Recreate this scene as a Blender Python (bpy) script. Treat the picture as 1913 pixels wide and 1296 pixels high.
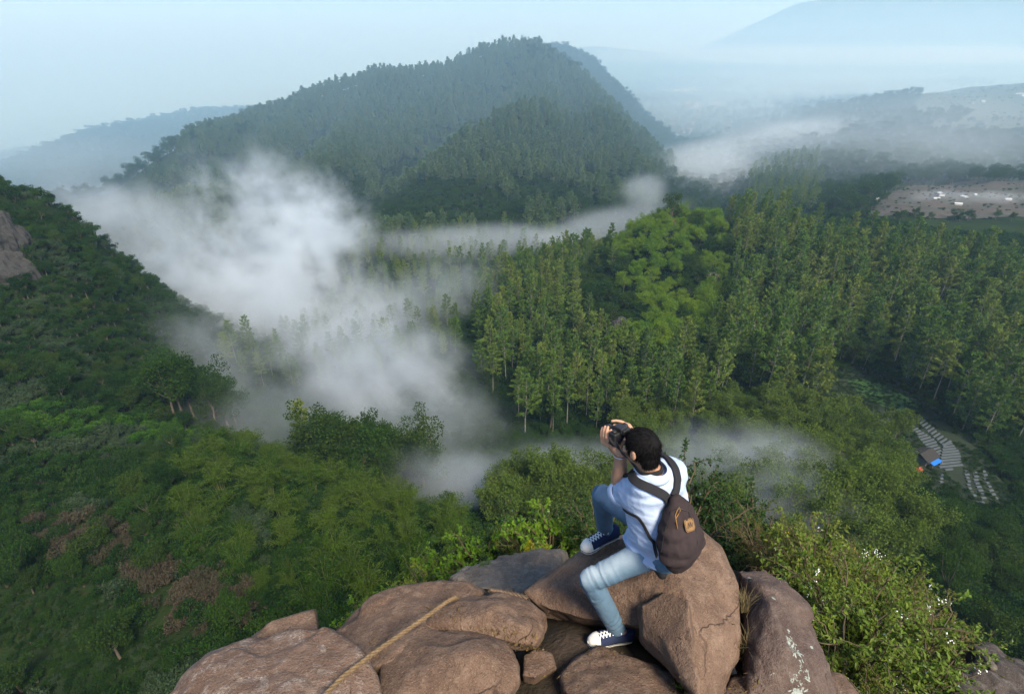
import bpy, bmesh, math, random
import numpy as np
from mathutils import Vector, Matrix, Euler, noise as mnoise

# ------------------------------------------------------------------ clearing
for _o in list(bpy.data.objects):
    bpy.data.objects.remove(_o)
scene = bpy.context.scene
COL = scene.collection
R = math.radians

# ------------------------------------------------------------------ camera
PITCH = R(25.8)
FOCAL = 1010.0            # focal length in pixels of a 1913 px wide frame
cam_data = bpy.data.cameras.new('camera')
cam_data.sensor_width = 36.0
cam_data.lens = FOCAL / 1913.0 * 36.0
cam_data.clip_start = 0.05
cam_data.clip_end = 60000
cam = bpy.data.objects.new('camera', cam_data)
cam.location = (0, 0, 0)
cam.rotation_euler = (R(90) - PITCH, 0, 0)
COL.objects.link(cam)
scene.camera = cam

# ------------------------------------------------------------------ sky and sun
SUN_EL, SUN_AZ = R(48), R(150)          # azimuth clockwise from +Y: behind and to the right
world = bpy.data.worlds.new('World')
scene.world = world
world.use_nodes = True
_nt = world.node_tree
_nt.nodes.clear()
_out = _nt.nodes.new('ShaderNodeOutputWorld')
_bg = _nt.nodes.new('ShaderNodeBackground')
_sky = _nt.nodes.new('ShaderNodeTexSky')
_sky.sky_type = 'NISHITA'
_sky.sun_disc = False
_sky.sun_elevation = SUN_EL
_sky.sun_rotation = SUN_AZ
_sky.air_density = 1.0
_sky.dust_density = 0.6
_sky.ozone_density = 3.0
_bg.inputs['Strength'].default_value = 0.10
_tint = _nt.nodes.new('ShaderNodeMix'); _tint.data_type = 'RGBA'; _tint.blend_type = 'MULTIPLY'
_tint.inputs[0].default_value = 1.0
_tint.inputs[7].default_value = (0.84, 0.90, 1.02, 1)      # cool early-morning white balance
_nt.links.new(_sky.outputs['Color'], _tint.inputs[6])
_nt.links.new(_tint.outputs[2], _bg.inputs['Color'])
_nt.links.new(_bg.outputs['Background'], _out.inputs['Surface'])

sun_data = bpy.data.lights.new('sun', 'SUN')
sun_data.energy = 4.4
sun_data.angle = R(18)
sun_data.color = (1.0, 0.90, 0.72)
sun = bpy.data.objects.new('sun', sun_data)
_sd = Vector((math.sin(SUN_AZ) * math.cos(SUN_EL), math.cos(SUN_AZ) * math.cos(SUN_EL), math.sin(SUN_EL)))
sun.rotation_euler = (-_sd).to_track_quat('-Z', 'Y').to_euler()
COL.objects.link(sun)

scene.view_settings.view_transform = 'Standard'
scene.view_settings.look = 'None'
scene.view_settings.gamma = 1.0
scene.view_settings.use_curve_mapping = False
scene.view_settings.exposure = 1.15
scene.render.engine = 'CYCLES'
scene.cycles.use_denoising = True
scene.cycles.max_bounces = 5
scene.cycles.diffuse_bounces = 2
scene.cycles.glossy_bounces = 2
scene.cycles.transmission_bounces = 3
scene.cycles.volume_bounces = 4
scene.cycles.volume_step_rate = 0.75
scene.cycles.sample_clamp_indirect = 4

# ------------------------------------------------------------------ helpers
def unproject(px, py, d):
    """3D point seen at pixel (px,py) of the 1913x1296 frame, at depth d metres along the view axis."""
    x = (np.asarray(px, float) - 956.5) / FOCAL
    v = (648.0 - np.asarray(py, float)) / FOCAL
    return np.stack([x * d, (math.cos(PITCH) + v * math.sin(PITCH)) * d,
                     (-math.sin(PITCH) + v * math.cos(PITCH)) * d], -1)

def project(P):
    P = np.asarray(P, float)
    d = P[..., 1] * math.cos(PITCH) - P[..., 2] * math.sin(PITCH)
    v = P[..., 1] * math.sin(PITCH) + P[..., 2] * math.cos(PITCH)
    dd = np.where(np.abs(d) < 1e-6, 1e-6, d)
    return 956.5 + P[..., 0] / dd * FOCAL, 648.0 - v / dd * FOCAL, d

def tag(o, label=None, cat=None, group=None, kind=None):
    if label: o['label'] = label
    if cat: o['category'] = cat
    if group: o['group'] = group
    if kind: o['kind'] = kind
    return o

def mesh_from(name, V, F, mat=None, smooth=True, attrs=None):
    """V (n,3), F (m,k) arrays (uniform k) or list of faces."""
    me = bpy.data.meshes.new(name)
    V = np.asarray(V, np.float32)
    if isinstance(F, np.ndarray):
        m, k = F.shape
        me.vertices.add(len(V)); me.vertices.foreach_set('co', V.ravel())
        me.loops.add(m * k); me.loops.foreach_set('vertex_index', F.astype(np.int32).ravel())
        me.polygons.add(m)
        me.polygons.foreach_set('loop_start', np.arange(0, m * k, k, dtype=np.int32))
        me.polygons.foreach_set('loop_total', np.full(m, k, np.int32))
        me.update(calc_edges=True)
    else:
        me.from_pydata([tuple(v) for v in V], [], F)
        me.update()
    me.polygons.foreach_set('use_smooth', np.full(len(me.polygons), smooth, bool))
    if attrs:
        for an, (dom, vals) in attrs.items():
            a = me.attributes.new(an, 'FLOAT', dom)
            a.data.foreach_set('value', np.asarray(vals, np.float32))
    if mat: me.materials.append(mat)
    return me

def link(name, me, parent=None, loc=None):
    o = bpy.data.objects.new(name, me)
    COL.objects.link(o)
    if parent is not None: o.parent = parent
    if loc is not None: o.location = loc
    return o

def empty(name, loc=(0, 0, 0), rz=0.0):
    o = bpy.data.objects.new(name, None)
    o.empty_display_size = 0.1
    COL.objects.link(o)
    o.location = loc
    o.rotation_euler = (0, 0, rz)
    return o

# ------------------------------------------------------------------ materials
def new_mat(name):
    m = bpy.data.materials.new(name)
    m.use_nodes = True
    m.node_tree.nodes.clear()
    return m, m.node_tree

class NT:
    """tiny node-graph helper"""
    def __init__(s, nt): s.nt = nt
    def n(s, t, **kw):
        nd = s.nt.nodes.new(t)
        ins = kw.pop('ins', {})
        for k, v in kw.items(): setattr(nd, k, v)
        for k, v in ins.items():
            if hasattr(v, 'is_linked') or isinstance(v, bpy.types.NodeSocket): s.nt.links.new(v, nd.inputs[k])
            else: nd.inputs[k].default_value = v
        return nd
    def math(s, op, a, b=0.0, c=None, clamp=False):
        nd = s.nt.nodes.new('ShaderNodeMath'); nd.operation = op; nd.use_clamp = clamp
        for i, v in enumerate((a, b) if c is None else (a, b, c)):
            if isinstance(v, bpy.types.NodeSocket): s.nt.links.new(v, nd.inputs[i])
            else: nd.inputs[i].default_value = v
        return nd.outputs[0]
    def mix(s, f, a, b, mode='MIX'):
        nd = s.nt.nodes.new('ShaderNodeMix'); nd.data_type = 'RGBA'; nd.blend_type = mode
        for k, v in ((0, f), (6, a), (7, b)):
            if isinstance(v, bpy.types.NodeSocket): s.nt.links.new(v, nd.inputs[k])
            else:
                if k and len(v) == 3: v = (*v, 1)
                nd.inputs[k].default_value = v
        return nd.outputs[2]
    def ramp(s, f, pts):
        nd = s.nt.nodes.new('ShaderNodeValToRGB')
        s.nt.links.new(f, nd.inputs[0])
        el = nd.color_ramp.elements
        while len(el) < len(pts): el.new(0.5)
        for e, (p, c) in zip(el, pts):
            e.position = p
            e.color = (c, c, c, 1) if not hasattr(c, '__len__') else ((*c, 1) if len(c) == 3 else c)
        return nd.outputs[0]
    def noise(s, vec, scale, detail=4, rough=0.55, dist=0.0):
        nd = s.n('ShaderNodeTexNoise', ins={'Scale': scale, 'Detail': detail, 'Roughness': rough, 'Distortion': dist})
        if vec is not None: s.nt.links.new(vec, nd.inputs['Vector'])
        return nd.outputs['Fac']
    def link(s, a, b): s.nt.links.new(a, b)

def foliage_mat(name, cols, trans=0.3, tint_amp=0.5, rand_scale=1.0, gloss=0.0):
    """leaf material: hue from the plant's own random number and the leaf's own tint"""
    m, nt = new_mat(name); g = NT(nt)
    info = g.n('ShaderNodeObjectInfo')
    at = g.n('ShaderNodeAttribute', attribute_name='tint')
    pts = [(i / max(1, len(cols) - 1), c) for i, c in enumerate(cols)]
    f = g.math('ADD', info.outputs['Random'], g.math('MULTIPLY', g.math('SUBTRACT', at.outputs['Fac'], 0.5), 0.35), clamp=True)
    col = g.ramp(f, pts)
    br = g.math('ADD', 1.0 - tint_amp * 0.5, g.math('MULTIPLY', at.outputs['Fac'], tint_amp))
    hsv = g.n('ShaderNodeHueSaturation', ins={'Value': br, 'Color': col})
    d = g.n('ShaderNodeBsdfDiffuse', ins={'Color': hsv.outputs[0]})
    t = g.n('ShaderNodeBsdfTranslucent', ins={'Color': hsv.outputs[0]})
    mx = g.n('ShaderNodeMixShader', ins={0: trans, 1: d.outputs[0], 2: t.outputs[0]})
    last = mx.outputs[0]
    if gloss > 0:
        gl = g.n('ShaderNodeBsdfGlossy', ins={'Roughness': 0.45, 'Color': (1, 1, 1, 1)})
        fr = g.n('ShaderNodeFresnel', ins={'IOR': 1.35})
        mg = g.n('ShaderNodeMixShader', ins={0: g.math('MULTIPLY', fr.outputs[0], gloss), 1: last, 2: gl.outputs[0]})
        last = mg.outputs[0]
    o = g.n('ShaderNodeOutputMaterial'); g.link(last, o.inputs['Surface'])
    return m

def plain_mat(name, col, rough=0.8, var=0.25, scale=8.0, col2=None, bump=0.0, bump_scale=40.0, metal=0.0, spec=0.3, coords='Object'):
    m, nt = new_mat(name); g = NT(nt)
    tc = g.n('ShaderNodeTexCoord')
    nz = g.noise(tc.outputs[coords], scale, 5, 0.6)
    c2 = col2 or tuple(c * (1 - var) for c in col)
    cc = g.mix(g.ramp(nz, [(0.35, 0.0), (0.65, 1.0)]), col, c2)
    b = g.n('ShaderNodeBsdfPrincipled', ins={'Base Color': cc, 'Roughness': rough, 'Metallic': metal, 'Specular IOR Level': spec})
    if bump > 0:
        nb = g.noise(tc.outputs[coords], bump_scale, 4, 0.6)
        bp = g.n('ShaderNodeBump', ins={'Strength': 1.0, 'Distance': bump, 'Height': nb})
        g.link(bp.outputs[0], b.inputs['Normal'])
    o = g.n('ShaderNodeOutputMaterial'); g.link(b.outputs[0], o.inputs['Surface'])
    return m
# ================================================================== TERRAIN
# control points: (px, py, depth) of ground seen in the view, or world xyz for the summit we stand on
CP = []
def cp(*pts):
    for p in pts: CP.append(unproject(*p))
def cw(*pts):
    for p in pts: CP.append(np.array(p, float))
# summit around the camera (metres)
cw((0, 1, -2.3), (-1.5, 1, -2.9), (1.5, 1, -3.0), (0.6, 2.05, -2.86), (.3, 2.1, -2.86), (-.3, 2.0, -3.1), (-1.5, 1.5, -3.3),
   (2.5, 1.6, -4.1), (2.0, 3.6, -4.6), (4, 3.2, -5.6), (3.2, 5.2, -5.9), (4.6, 4.6, -6.6), (1, 4.0, -4.6),
   (6.5, 6.4, -8.3), (6, 4.0, -8.0), (5, 1.5, -7.0), (0, 4.0, -4.5), (0, 5.6, -6.5), (.9, 5.6, -6.2), (2.3, 7.2, -8.2),
   (-1.2, 4.4, -6.2), (-2.3, 2.6, -6.2), (-2.6, 6.4, -9.2), (-3.2, 1.4, -7.0), (-4, 3.6, -11), (-1, 9, -12), (3, 11, -15),
   (-6, 6, -19), (-3, 13, -23), (5, 15, -24), (9.5, 9.5, -17), (10, 5, -18), (8, 2, -16), (13, 15, -32),
   (-20, 20, -54), (0, 30, -46), (18, 26, -48), (-10, 28, -52), (26, 14, -44), (-12, 12, -38), (18, 6, -35),
   (-26, 26, -64), (-6, 46, -64), (20, 48, -68), (42, 40, -72), (46, 20, -70), (-32, 12, -66), (-24, 44, -66))
# left slope and its crest
cp((0, 1296, 78), (220, 1296, 74), (420, 1260, 72), (0, 1100, 90), (300, 1100, 88), (0, 950, 104), (250, 950, 104),
   (520, 1080, 92), (0, 770, 130), (150, 800, 135), (300, 840, 140), (0, 560, 162), (190, 600, 178), (90, 480, 175),
   (0, 345, 205), (130, 395, 218), (240, 500, 228), (330, 590, 232), (300, 700, 190), (420, 795, 175))
# behind the crest
cp((0, 480, 330), (130, 500, 330), (240, 560, 320), (330, 600, 300), (-150, 420, 320))
cp((-200, 320, 190), (-250, 600, 140), (-200, 1000, 95))
# bamboo hump
cp((450, 880, 128), (560, 935, 118), (700, 985, 108), (800, 1010, 102), (640, 1060, 92), (480, 980, 108), (760, 1100, 84))
# valley floor in the fog
cp((590, 870, 168), (720, 910, 160), (860, 960, 148), (500, 760, 230), (650, 740, 245), (800, 800, 205), (560, 640, 300),
   (700, 600, 330), (440, 560, 330), (820, 560, 350), (950, 900, 150), (1080, 930, 140), (960, 980, 128), (1200, 870, 152),
   (1350, 880, 148), (1400, 820, 162), (1530, 900, 136), (1250, 800, 180), (1050, 780, 190), (1400, 960, 112), (1600, 1000, 104))
# terraces on the right valley floor
cp((1790, 870, 150), (1650, 770, 182), (1880, 945, 136), (1700, 900, 142), (1740, 800, 170), (1913, 1100, 108), (1800, 1010, 118),
   (1560, 820, 164), (2000, 1000, 130), (2100, 900, 140))
# pine slope up to the ridge
cp((1600, 700, 208), (1450, 740, 196), (1300, 690, 215), (1150, 690, 220), (1000, 680, 230), (880, 640, 262), (1750, 690, 205),
   (1870, 760, 176), (2000, 760, 175), (1913, 620, 225), (1750, 560, 255), (1550, 560, 255), (1350, 560, 262), (1180, 580, 258),
   (1040, 570, 272), (930, 560, 300), (1400, 480, 285), (1600, 490, 288), (1800, 480, 290), (1950, 480, 290))
# ridge top, the knoll, the plateau
cp((1150, 505, 288), (1190, 450, 292), (1250, 420, 296), (1320, 425, 300), (1420, 432, 306), (1600, 445, 315), (1800, 440, 330),
   (1950, 440, 335), (1100, 560, 290), (1250, 445, 280), (1215, 480, 276), (1280, 480, 276))
cp((1620, 405, 380), (1800, 405, 385), (1950, 405, 390), (1690, 355, 470), (1800, 350, 480), (1950, 348, 490),
   (1500, 440, 400), (1400, 460, 400), (1300, 480, 400), (1200, 500, 390), (1080, 500, 400), (950, 485, 400), (820, 470, 420))
# centre hill
cp((1000, 405, 455), (860, 420, 445), (720, 440, 430), (1100, 400, 470), (1180, 395, 500), (620, 420, 460), (500, 400, 510), (380, 380, 560),
   (1060, 340, 520), (940, 345, 510), (830, 360, 500), (1160, 330, 560),
   (780, 345, 555), (860, 290, 590), (1000, 240, 635), (1100, 250, 645), (1180, 310, 620), (1215, 335, 610),
   (700, 340, 560), (760, 310, 610), (860, 255, 680), (960, 222, 720), (600, 330, 590), (480, 320, 620), (360, 320, 640), (270, 345, 650),
   (430, 235, 730), (600, 175, 800), (700, 150, 830), (800, 140, 850), (880, 110, 860), (945, 85, 860), (1010, 95, 850), (1080, 140, 820), (1150, 215, 760),
   (1200, 275, 700), (1235, 320, 660), (330, 270, 690), (265, 320, 670), (700, 235, 720), (560, 260, 690), (850, 180, 780), (1000, 160, 770), (1100, 210, 720))
# back of it: everything falls away behind
cp((300, 350, 850), (430, 290, 950), (600, 250, 1050), (800, 230, 1100), (945, 210, 1100), (1080, 200, 1050), (1180, 290, 900), (1250, 330, 800),
   (190, 392, 770), (90, 385, 860), (230, 360, 700), (140, 380, 720))
# second wooded knob behind the hill's shoulder
cp((1040, 96, 1080), (1100, 105, 1060), (1140, 150, 1020), (1175, 210, 980), (1215, 265, 950), (1020, 110, 1150), (1100, 190, 1250), (1180, 280, 1150))
# valley on the right behind the ridge, its misty floor
cp((1260, 400, 520), (1330, 380, 560), (1300, 340, 680), (1380, 330, 700), (1280, 290, 900), (1400, 260, 1000), (1300, 225, 1300), (1500, 215, 1200))
# wooded spur right of the misty valley and the fields above it
cp((1430, 370, 560), (1450, 340, 590), (1500, 305, 620), (1560, 300, 620), (1640, 272, 680), (1760, 285, 680), (1913, 280, 690), (1600, 350, 560), (1760, 345, 520), (1913, 330, 560),
   (1700, 250, 760), (1800, 225, 800), (1913, 215, 820), (1820, 185, 900), (1913, 170, 950), (1750, 172, 980), (1690, 165, 980), (1913, 158, 1000), (1620, 205, 930), (1560, 235, 900), (1490, 265, 860),
   (1800, 165, 1100), (1690, 190, 1150), (1600, 225, 1150), (1913, 175, 1150), (2050, 150, 950), (2050, 300, 600), (2050, 180, 1150))
# far rolling land on the right
cp((1250, 190, 1700), (1400, 200, 1600), (1550, 190, 1500), (1700, 195, 1500), (1250, 165, 2200), (1450, 150, 2300), (1650, 152, 2100), (1850, 160, 2000), (1913, 165, 1500),
   (1300, 125, 3100), (1500, 120, 2900), (1700, 120, 2800), (1913, 118, 2700), (1080, 86, 3000), (1180, 92, 2900), (1300, 105, 2900), (1080, 130, 3600), (1200, 130, 3800), (1000, 120, 2900))
# far ridges on the left
cp((390, 215, 1450), (300, 240, 1350), (330, 222, 1450), (280, 240, 1300), (200, 245, 1250), (130, 262, 1200), (60, 300, 1150), (420, 250, 1250), (300, 310, 1150), (200, 310, 1050), (100, 330, 1050),
   (90, 275, 1800), (30, 275, 1900), (0, 285, 1900), (-120, 280, 1900), (0, 330, 1300), (200, 270, 1700), (400, 240, 1900), (300, 250, 2000))
# the plain with the city
for _a in (-65, -45, -30, -18, -6, 4):
    for _r in (3000, 4500, 7000, 11000, 20000, 32000):
        _z = -300 if _r > 4000 else -230
        if _a > -2 and _r < 4600: continue
        cw((math.sin(R(_a)) * _r, math.cos(R(_a)) * _r, _z))
for _a in (14, 26, 38, 50, 65):
    for _r in (11000, 20000, 32000):
        cw((math.sin(R(_a)) * _r, math.cos(R(_a)) * _r, -200))
# the volcano flank
cp((1340, 90, 3700), (1430, 44, 3700), (1510, 6, 3700), (1640, -60, 3700), (1800, -140, 3700), (1950, -200, 3700), (1700, 62, 3200), (1800, 52, 3150), (1913, 12, 3000), (1560, 72, 3300), (1430, 80, 3500),
   (1850, 40, 3100), (2100, -230, 3700), (2100, -30, 3000), (1340, 120, 5000), (1510, 90, 5200), (1700, 60, 5400), (1950, 50, 5600))
# flanks outside the frame
for _a, _z in ((-75, (-14, -40, -62, -55, -40, -60)), (75, (-14, -40, -70, -80, -82, -90))):
    for _r, _zz in zip((8, 25, 60, 130, 280, 600), _z):
        cw((math.sin(R(_a)) * _r, math.cos(R(_a)) * _r, _zz))

CP = np.array(CP)
_cr = np.hypot(CP[:, 0], CP[:, 1]); _ca = np.arctan2(CP[:, 0], CP[:, 1])
_cu = np.stack([_ca, np.log(_cr)], 1); _ct = CP[:, 2] / _cr
def _phi(d2): return np.sqrt(d2 + 0.02 ** 2)
_A = _phi(((_cu[:, None] - _cu[None]) ** 2).sum(-1))
_n = len(_cu)
_M = np.zeros((_n + 3, _n + 3)); _M[:_n, :_n] = _A - np.eye(_n) * 2e-3
_M[:_n, _n] = 1; _M[:_n, _n + 1:] = _cu; _M[_n:, :_n] = _M[:_n, _n:].T
_w = np.linalg.solve(_M, np.concatenate([_ct, np.zeros(3)]))
AZ0, AZ1, NA = R(-85), R(85), 681
LR0, LR1, NR = math.log(0.8), math.log(34000), 900
_az = np.linspace(AZ0, AZ1, NA); _lr = np.linspace(LR0, LR1, NR)
TAN = np.zeros((NR, NA))
for _i in range(NR):
    q = np.stack([_az, np.full(NA, _lr[_i])], 1)
    TAN[_i] = _phi(((q[:, None] - _cu[None]) ** 2).sum(-1)) @ _w[:_n] + _w[_n] + q @ _w[_n + 1:]
# soften the cone-like creases of the interpolation
def _blur(a, k, ax):
    ker = np.hanning(2 * k + 3)[1:-1]; ker /= ker.sum()
    pad = [(k, k) if i == ax else (0, 0) for i in (0, 1)]
    p = np.pad(a, pad, mode='edge')
    out = np.zeros_like(a)
    for j, wgt in enumerate(ker):
        sl = [slice(None)] * 2; sl[ax] = slice(j, j + a.shape[ax])
        out += wgt * p[tuple(sl)]
    return out
TAN = _blur(_blur(TAN, 3, 0), 4, 1)

# value-noise relief in world space
_rs = np.random.RandomState(7)
_lat = _rs.rand(256, 256)
def vnoise(x, y):
    xi = np.floor(x).astype(int); yi = np.floor(y).astype(int)
    fx = x - xi; fy = y - yi
    fx = fx * fx * (3 - 2 * fx); fy = fy * fy * (3 - 2 * fy)
    a = _lat[xi % 256, yi % 256]; b = _lat[(xi + 1) % 256, yi % 256]
    c = _lat[xi % 256, (yi + 1) % 256]; d = _lat[(xi + 1) % 256, (yi + 1) % 256]
    return (a * (1 - fx) + b * fx) * (1 - fy) + (c * (1 - fx) + d * fx) * fy
def fbm(x, y, o=4):
    s = 0; amp = 0.5
    for k in range(o):
        s = s + amp * (vnoise(x * 2 ** k + 17.3 * k, y * 2 ** k + 5.1 * k) - 0.5); amp *= 0.5
    return s
def terrain_z(x, y):
    x = np.asarray(x, float); y = np.asarray(y, float)
    r = np.hypot(x, y); a = np.arctan2(x, y)
    u = np.clip((a - AZ0) / (AZ1 - AZ0) * (NA - 1), 0, NA - 1.001)
    v = np.clip((np.log(np.maximum(r, 0.8)) - LR0) / (LR1 - LR0) * (NR - 1), 0, NR - 1.001)
    i = v.astype(int); j = u.astype(int); fi = v - i; fj = u - j
    t = (TAN[i, j] * (1 - fj) + TAN[i, j + 1] * fj) * (1 - fi) + (TAN[i + 1, j] * (1 - fj) + TAN[i + 1, j + 1] * fj) * fi
    z = t * r
    amp = np.clip(r * 0.035, 0, 14)
    rel = fbm(x / 38, y / 38) * np.minimum(amp, 9) * np.clip((r - 20) / 60, 0, 1)
    rel = rel + fbm(x / 260 + 9, y / 260) * np.clip((r - 380) / 400, 0, 1) * 26
    rel = rel * np.where(flat_mask(x, y), 0.12, 1.0)
    for Q, amp_, wd in CARVE:
        if (r > 350).any(): rel = rel + amp_ * np.exp(-(poly_dist(x, y, Q) / wd) ** 2)
    return np.minimum(np.maximum(z + rel, -302.0), 520 + np.log1p(np.maximum(z - 520, 0)) * 3)
def poly_dist(x, y, Q):
    best = np.full(np.shape(x), 1e9)
    for a, b in zip(Q[:-1], Q[1:]):
        d = b - a; t = np.clip(((x - a[0]) * d[0] + (y - a[1]) * d[1]) / (d @ d), 0, 1)
        best = np.minimum(best, np.hypot(x - a[0] - t * d[0], y - a[1] - t * d[1]))
    return best
# gullies (-) and spurs (+) on the flanks of the central hill
CARVE = [([unproject(*p)[:2] for p in pts], a_, w_) for pts, a_, w_ in (
    (((690, 360, 520), (760, 325, 600), (850, 275, 690), (920, 225, 760)), -24, 34),
    (((760, 350, 545), (860, 290, 600), (1000, 240, 640), (1110, 250, 640)), 11, 36),
    (((540, 330, 620), (600, 260, 690), (655, 200, 780)), -14, 26), (((600, 320, 610), (690, 230, 720), (730, 180, 790)), 8, 24),
    (((400, 330, 630), (470, 270, 690), (520, 225, 745)), -10, 24), (((1060, 340, 540), (1075, 250, 660), (1060, 170, 770)), -12, 24),
    (((1180, 330, 590), (1130, 250, 680), (1080, 150, 790)), 7, 24))]
def flat_mask(x, y):
    # the terraced fields on the right valley floor stay level
    return ((x - 118) / 45) ** 2 + ((y - 122) / 40) ** 2 < 1

def visible(x, y, z, n=70):
    """line of sight from the camera to points above the terrain"""
    ok = np.ones(len(x), bool)
    for t in np.linspace(0.03, 0.97, n) ** 1.0:
        ok &= terrain_z(x * t, y * t) < z * t + 0.5
    return ok

# the ground sheets: fine polar grids, so that the mesh is as dense as the distance asks
def polar_sheet(name, r0, r1, nr, na, mat, a0=-84, a1=84):
    rr = np.exp(np.linspace(math.log(r0), math.log(r1), nr)); aa = np.linspace(R(a0), R(a1), na)
    Rg, Ag = np.meshgrid(rr, aa, indexing='ij')
    X = Rg * np.sin(Ag); Y = Rg * np.cos(Ag); Z = terrain_z(X, Y)
    V = np.stack([X, Y, Z], -1).reshape(-1, 3)
    i, j = np.meshgrid(np.arange(nr - 1), np.arange(na - 1), indexing='ij')
    b = (i * na + j).ravel()
    F = np.stack([b, b + 1, b + na + 1, b + na], 1)[:, ::-1]
    return link(name, mesh_from(name, V, F, mat))

m_ground, _t = new_mat('ground_soil_and_moss'); g = NT(_t)
geo = g.n('ShaderNodeNewGeometry')
n1 = g.noise(geo.outputs['Position'], 0.05, 6, 0.6)
n2 = g.noise(geo.outputs['Position'], 0.9, 5, 0.65)
cA = g.mix(g.ramp(n1, [(0.35, 0.0), (0.65, 1.0)]), (0.010, 0.020, 0.007), (0.018, 0.032, 0.010))
cB = g.mix(g.ramp(n2, [(0.5, 0.0), (0.75, 1.0)]), cA, (0.024, 0.021, 0.013))
bs = g.n('ShaderNodeBsdfDiffuse', ins={'Color': cB})
bp = g.n('ShaderNodeBump', ins={'Distance': 0.6, 'Height': n2}); g.link(bp.outputs[0], bs.inputs['Normal'])
om = g.n('ShaderNodeOutputMaterial'); g.link(bs.outputs[0], om.inputs['Surface'])

m_soil = plain_mat('dark_soil', (0.050, 0.034, 0.024), 0.95, 0.5, 3.0, col2=(0.024, 0.020, 0.012), bump=.02, bump_scale=30)
m_far, _t = new_mat('far_land'); g = NT(_t)
geo = g.n('ShaderNodeNewGeometry')
n1 = g.noise(geo.outputs['Position'], 0.012, 8, 0.65)
n2 = g.n('ShaderNodeTexVoronoi', ins={'Scale': 0.02}); g.link(geo.outputs['Position'], n2.inputs['Vector'])
cA = g.mix(g.ramp(n1, [(0.4, 0.0), (0.62, 1.0)]), (0.03, 0.055, 0.025), (0.07, 0.085, 0.04))
n3 = g.noise(geo.outputs['Position'], 0.0016, 5, 0.6)
sz = g.n('ShaderNodeSeparateXYZ'); g.link(geo.outputs['Position'], sz.inputs[0])
lowland = g.math('LESS_THAN', sz.outputs[2], -120.0)
town = g.math('MULTIPLY', g.math('MULTIPLY', lowland, g.ramp(n3, [(0.5, 0.0), (0.58, 1.0)])), g.ramp(n2.outputs['Color'], [(0.55, 0.0), (0.6, 1.0)]))
cB = g.mix(town, cA, (0.45, 0.40, 0.36))
bs = g.n('ShaderNodeBsdfDiffuse', ins={'Color': cB})
om = g.n('ShaderNodeOutputMaterial'); g.link(bs.outputs[0], om.inputs['Surface'])

for nm, r0, r1, nr, na, mt in (('ground', 0.8, 30, 120, 260, m_soil), ('valley_slopes', 30, 1000, 330, 480, m_ground),
                               ('hills', 1000, 2400, 90, 420, m_ground), ('far_land', 2400, 33000, 140, 420, m_far)):
    tag(polar_sheet(nm, r0, r1, nr, na, mt), kind='structure')
# ================================================================== PLANT MESHES
def unit(v): return v / np.maximum(np.linalg.norm(v, axis=-1, keepdims=True), 1e-9)

def leaf_quads(C, D, L, W, rs, fold=0.0):
    """pointed leaves: base C, axis D, length L, width W -> V, F, one tint each"""
    n = len(C); L = np.broadcast_to(np.asarray(L, float), n)[:, None]; W = np.broadcast_to(np.asarray(W, float), n)[:, None]
    S = unit(np.cross(D, rs.normal(size=(n, 3))))
    N = np.cross(D, S)
    m = C + D * L * 0.45
    V = np.stack([C, m + S * W * .5 + N * W * fold, C + D * L, m - S * W * .5 + N * W * fold], 1).reshape(-1, 3)
    F = np.arange(n * 4).reshape(n, 4)
    return V, F, rs.rand(n)

def tube(P, rad, k=6):
    """quads around a polyline"""
    P = np.asarray(P, float); n = len(P); rad = np.broadcast_to(rad, n)
    T = unit(np.gradient(P, axis=0)); up = np.array([0.31, 0.77, 0.55])
    A = unit(np.cross(T, up)); B = np.cross(T, A)
    th = np.linspace(0, 2 * math.pi, k, endpoint=False)
    V = (P[:, None] + (A[:, None] * np.cos(th)[None, :, None] + B[:, None] * np.sin(th)[None, :, None]) * np.asarray(rad)[:, None, None]).reshape(-1, 3)
    i, j = np.meshgrid(np.arange(n - 1), np.arange(k), indexing='ij')
    a = (i * k + j).ravel(); b = (i * k + (j + 1) % k).ravel()
    return V, np.stack([a, b, b + k, a + k], 1)

def merge(parts):
    Vs, Fs, o = [], [], 0
    for V, F in parts:
        Vs.append(V); Fs.append(F + o); o += len(V)
    return np.concatenate(Vs), np.concatenate(Fs)

def sphere_dirs(n, rs): return unit(rs.normal(size=(n, 3)))

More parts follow.
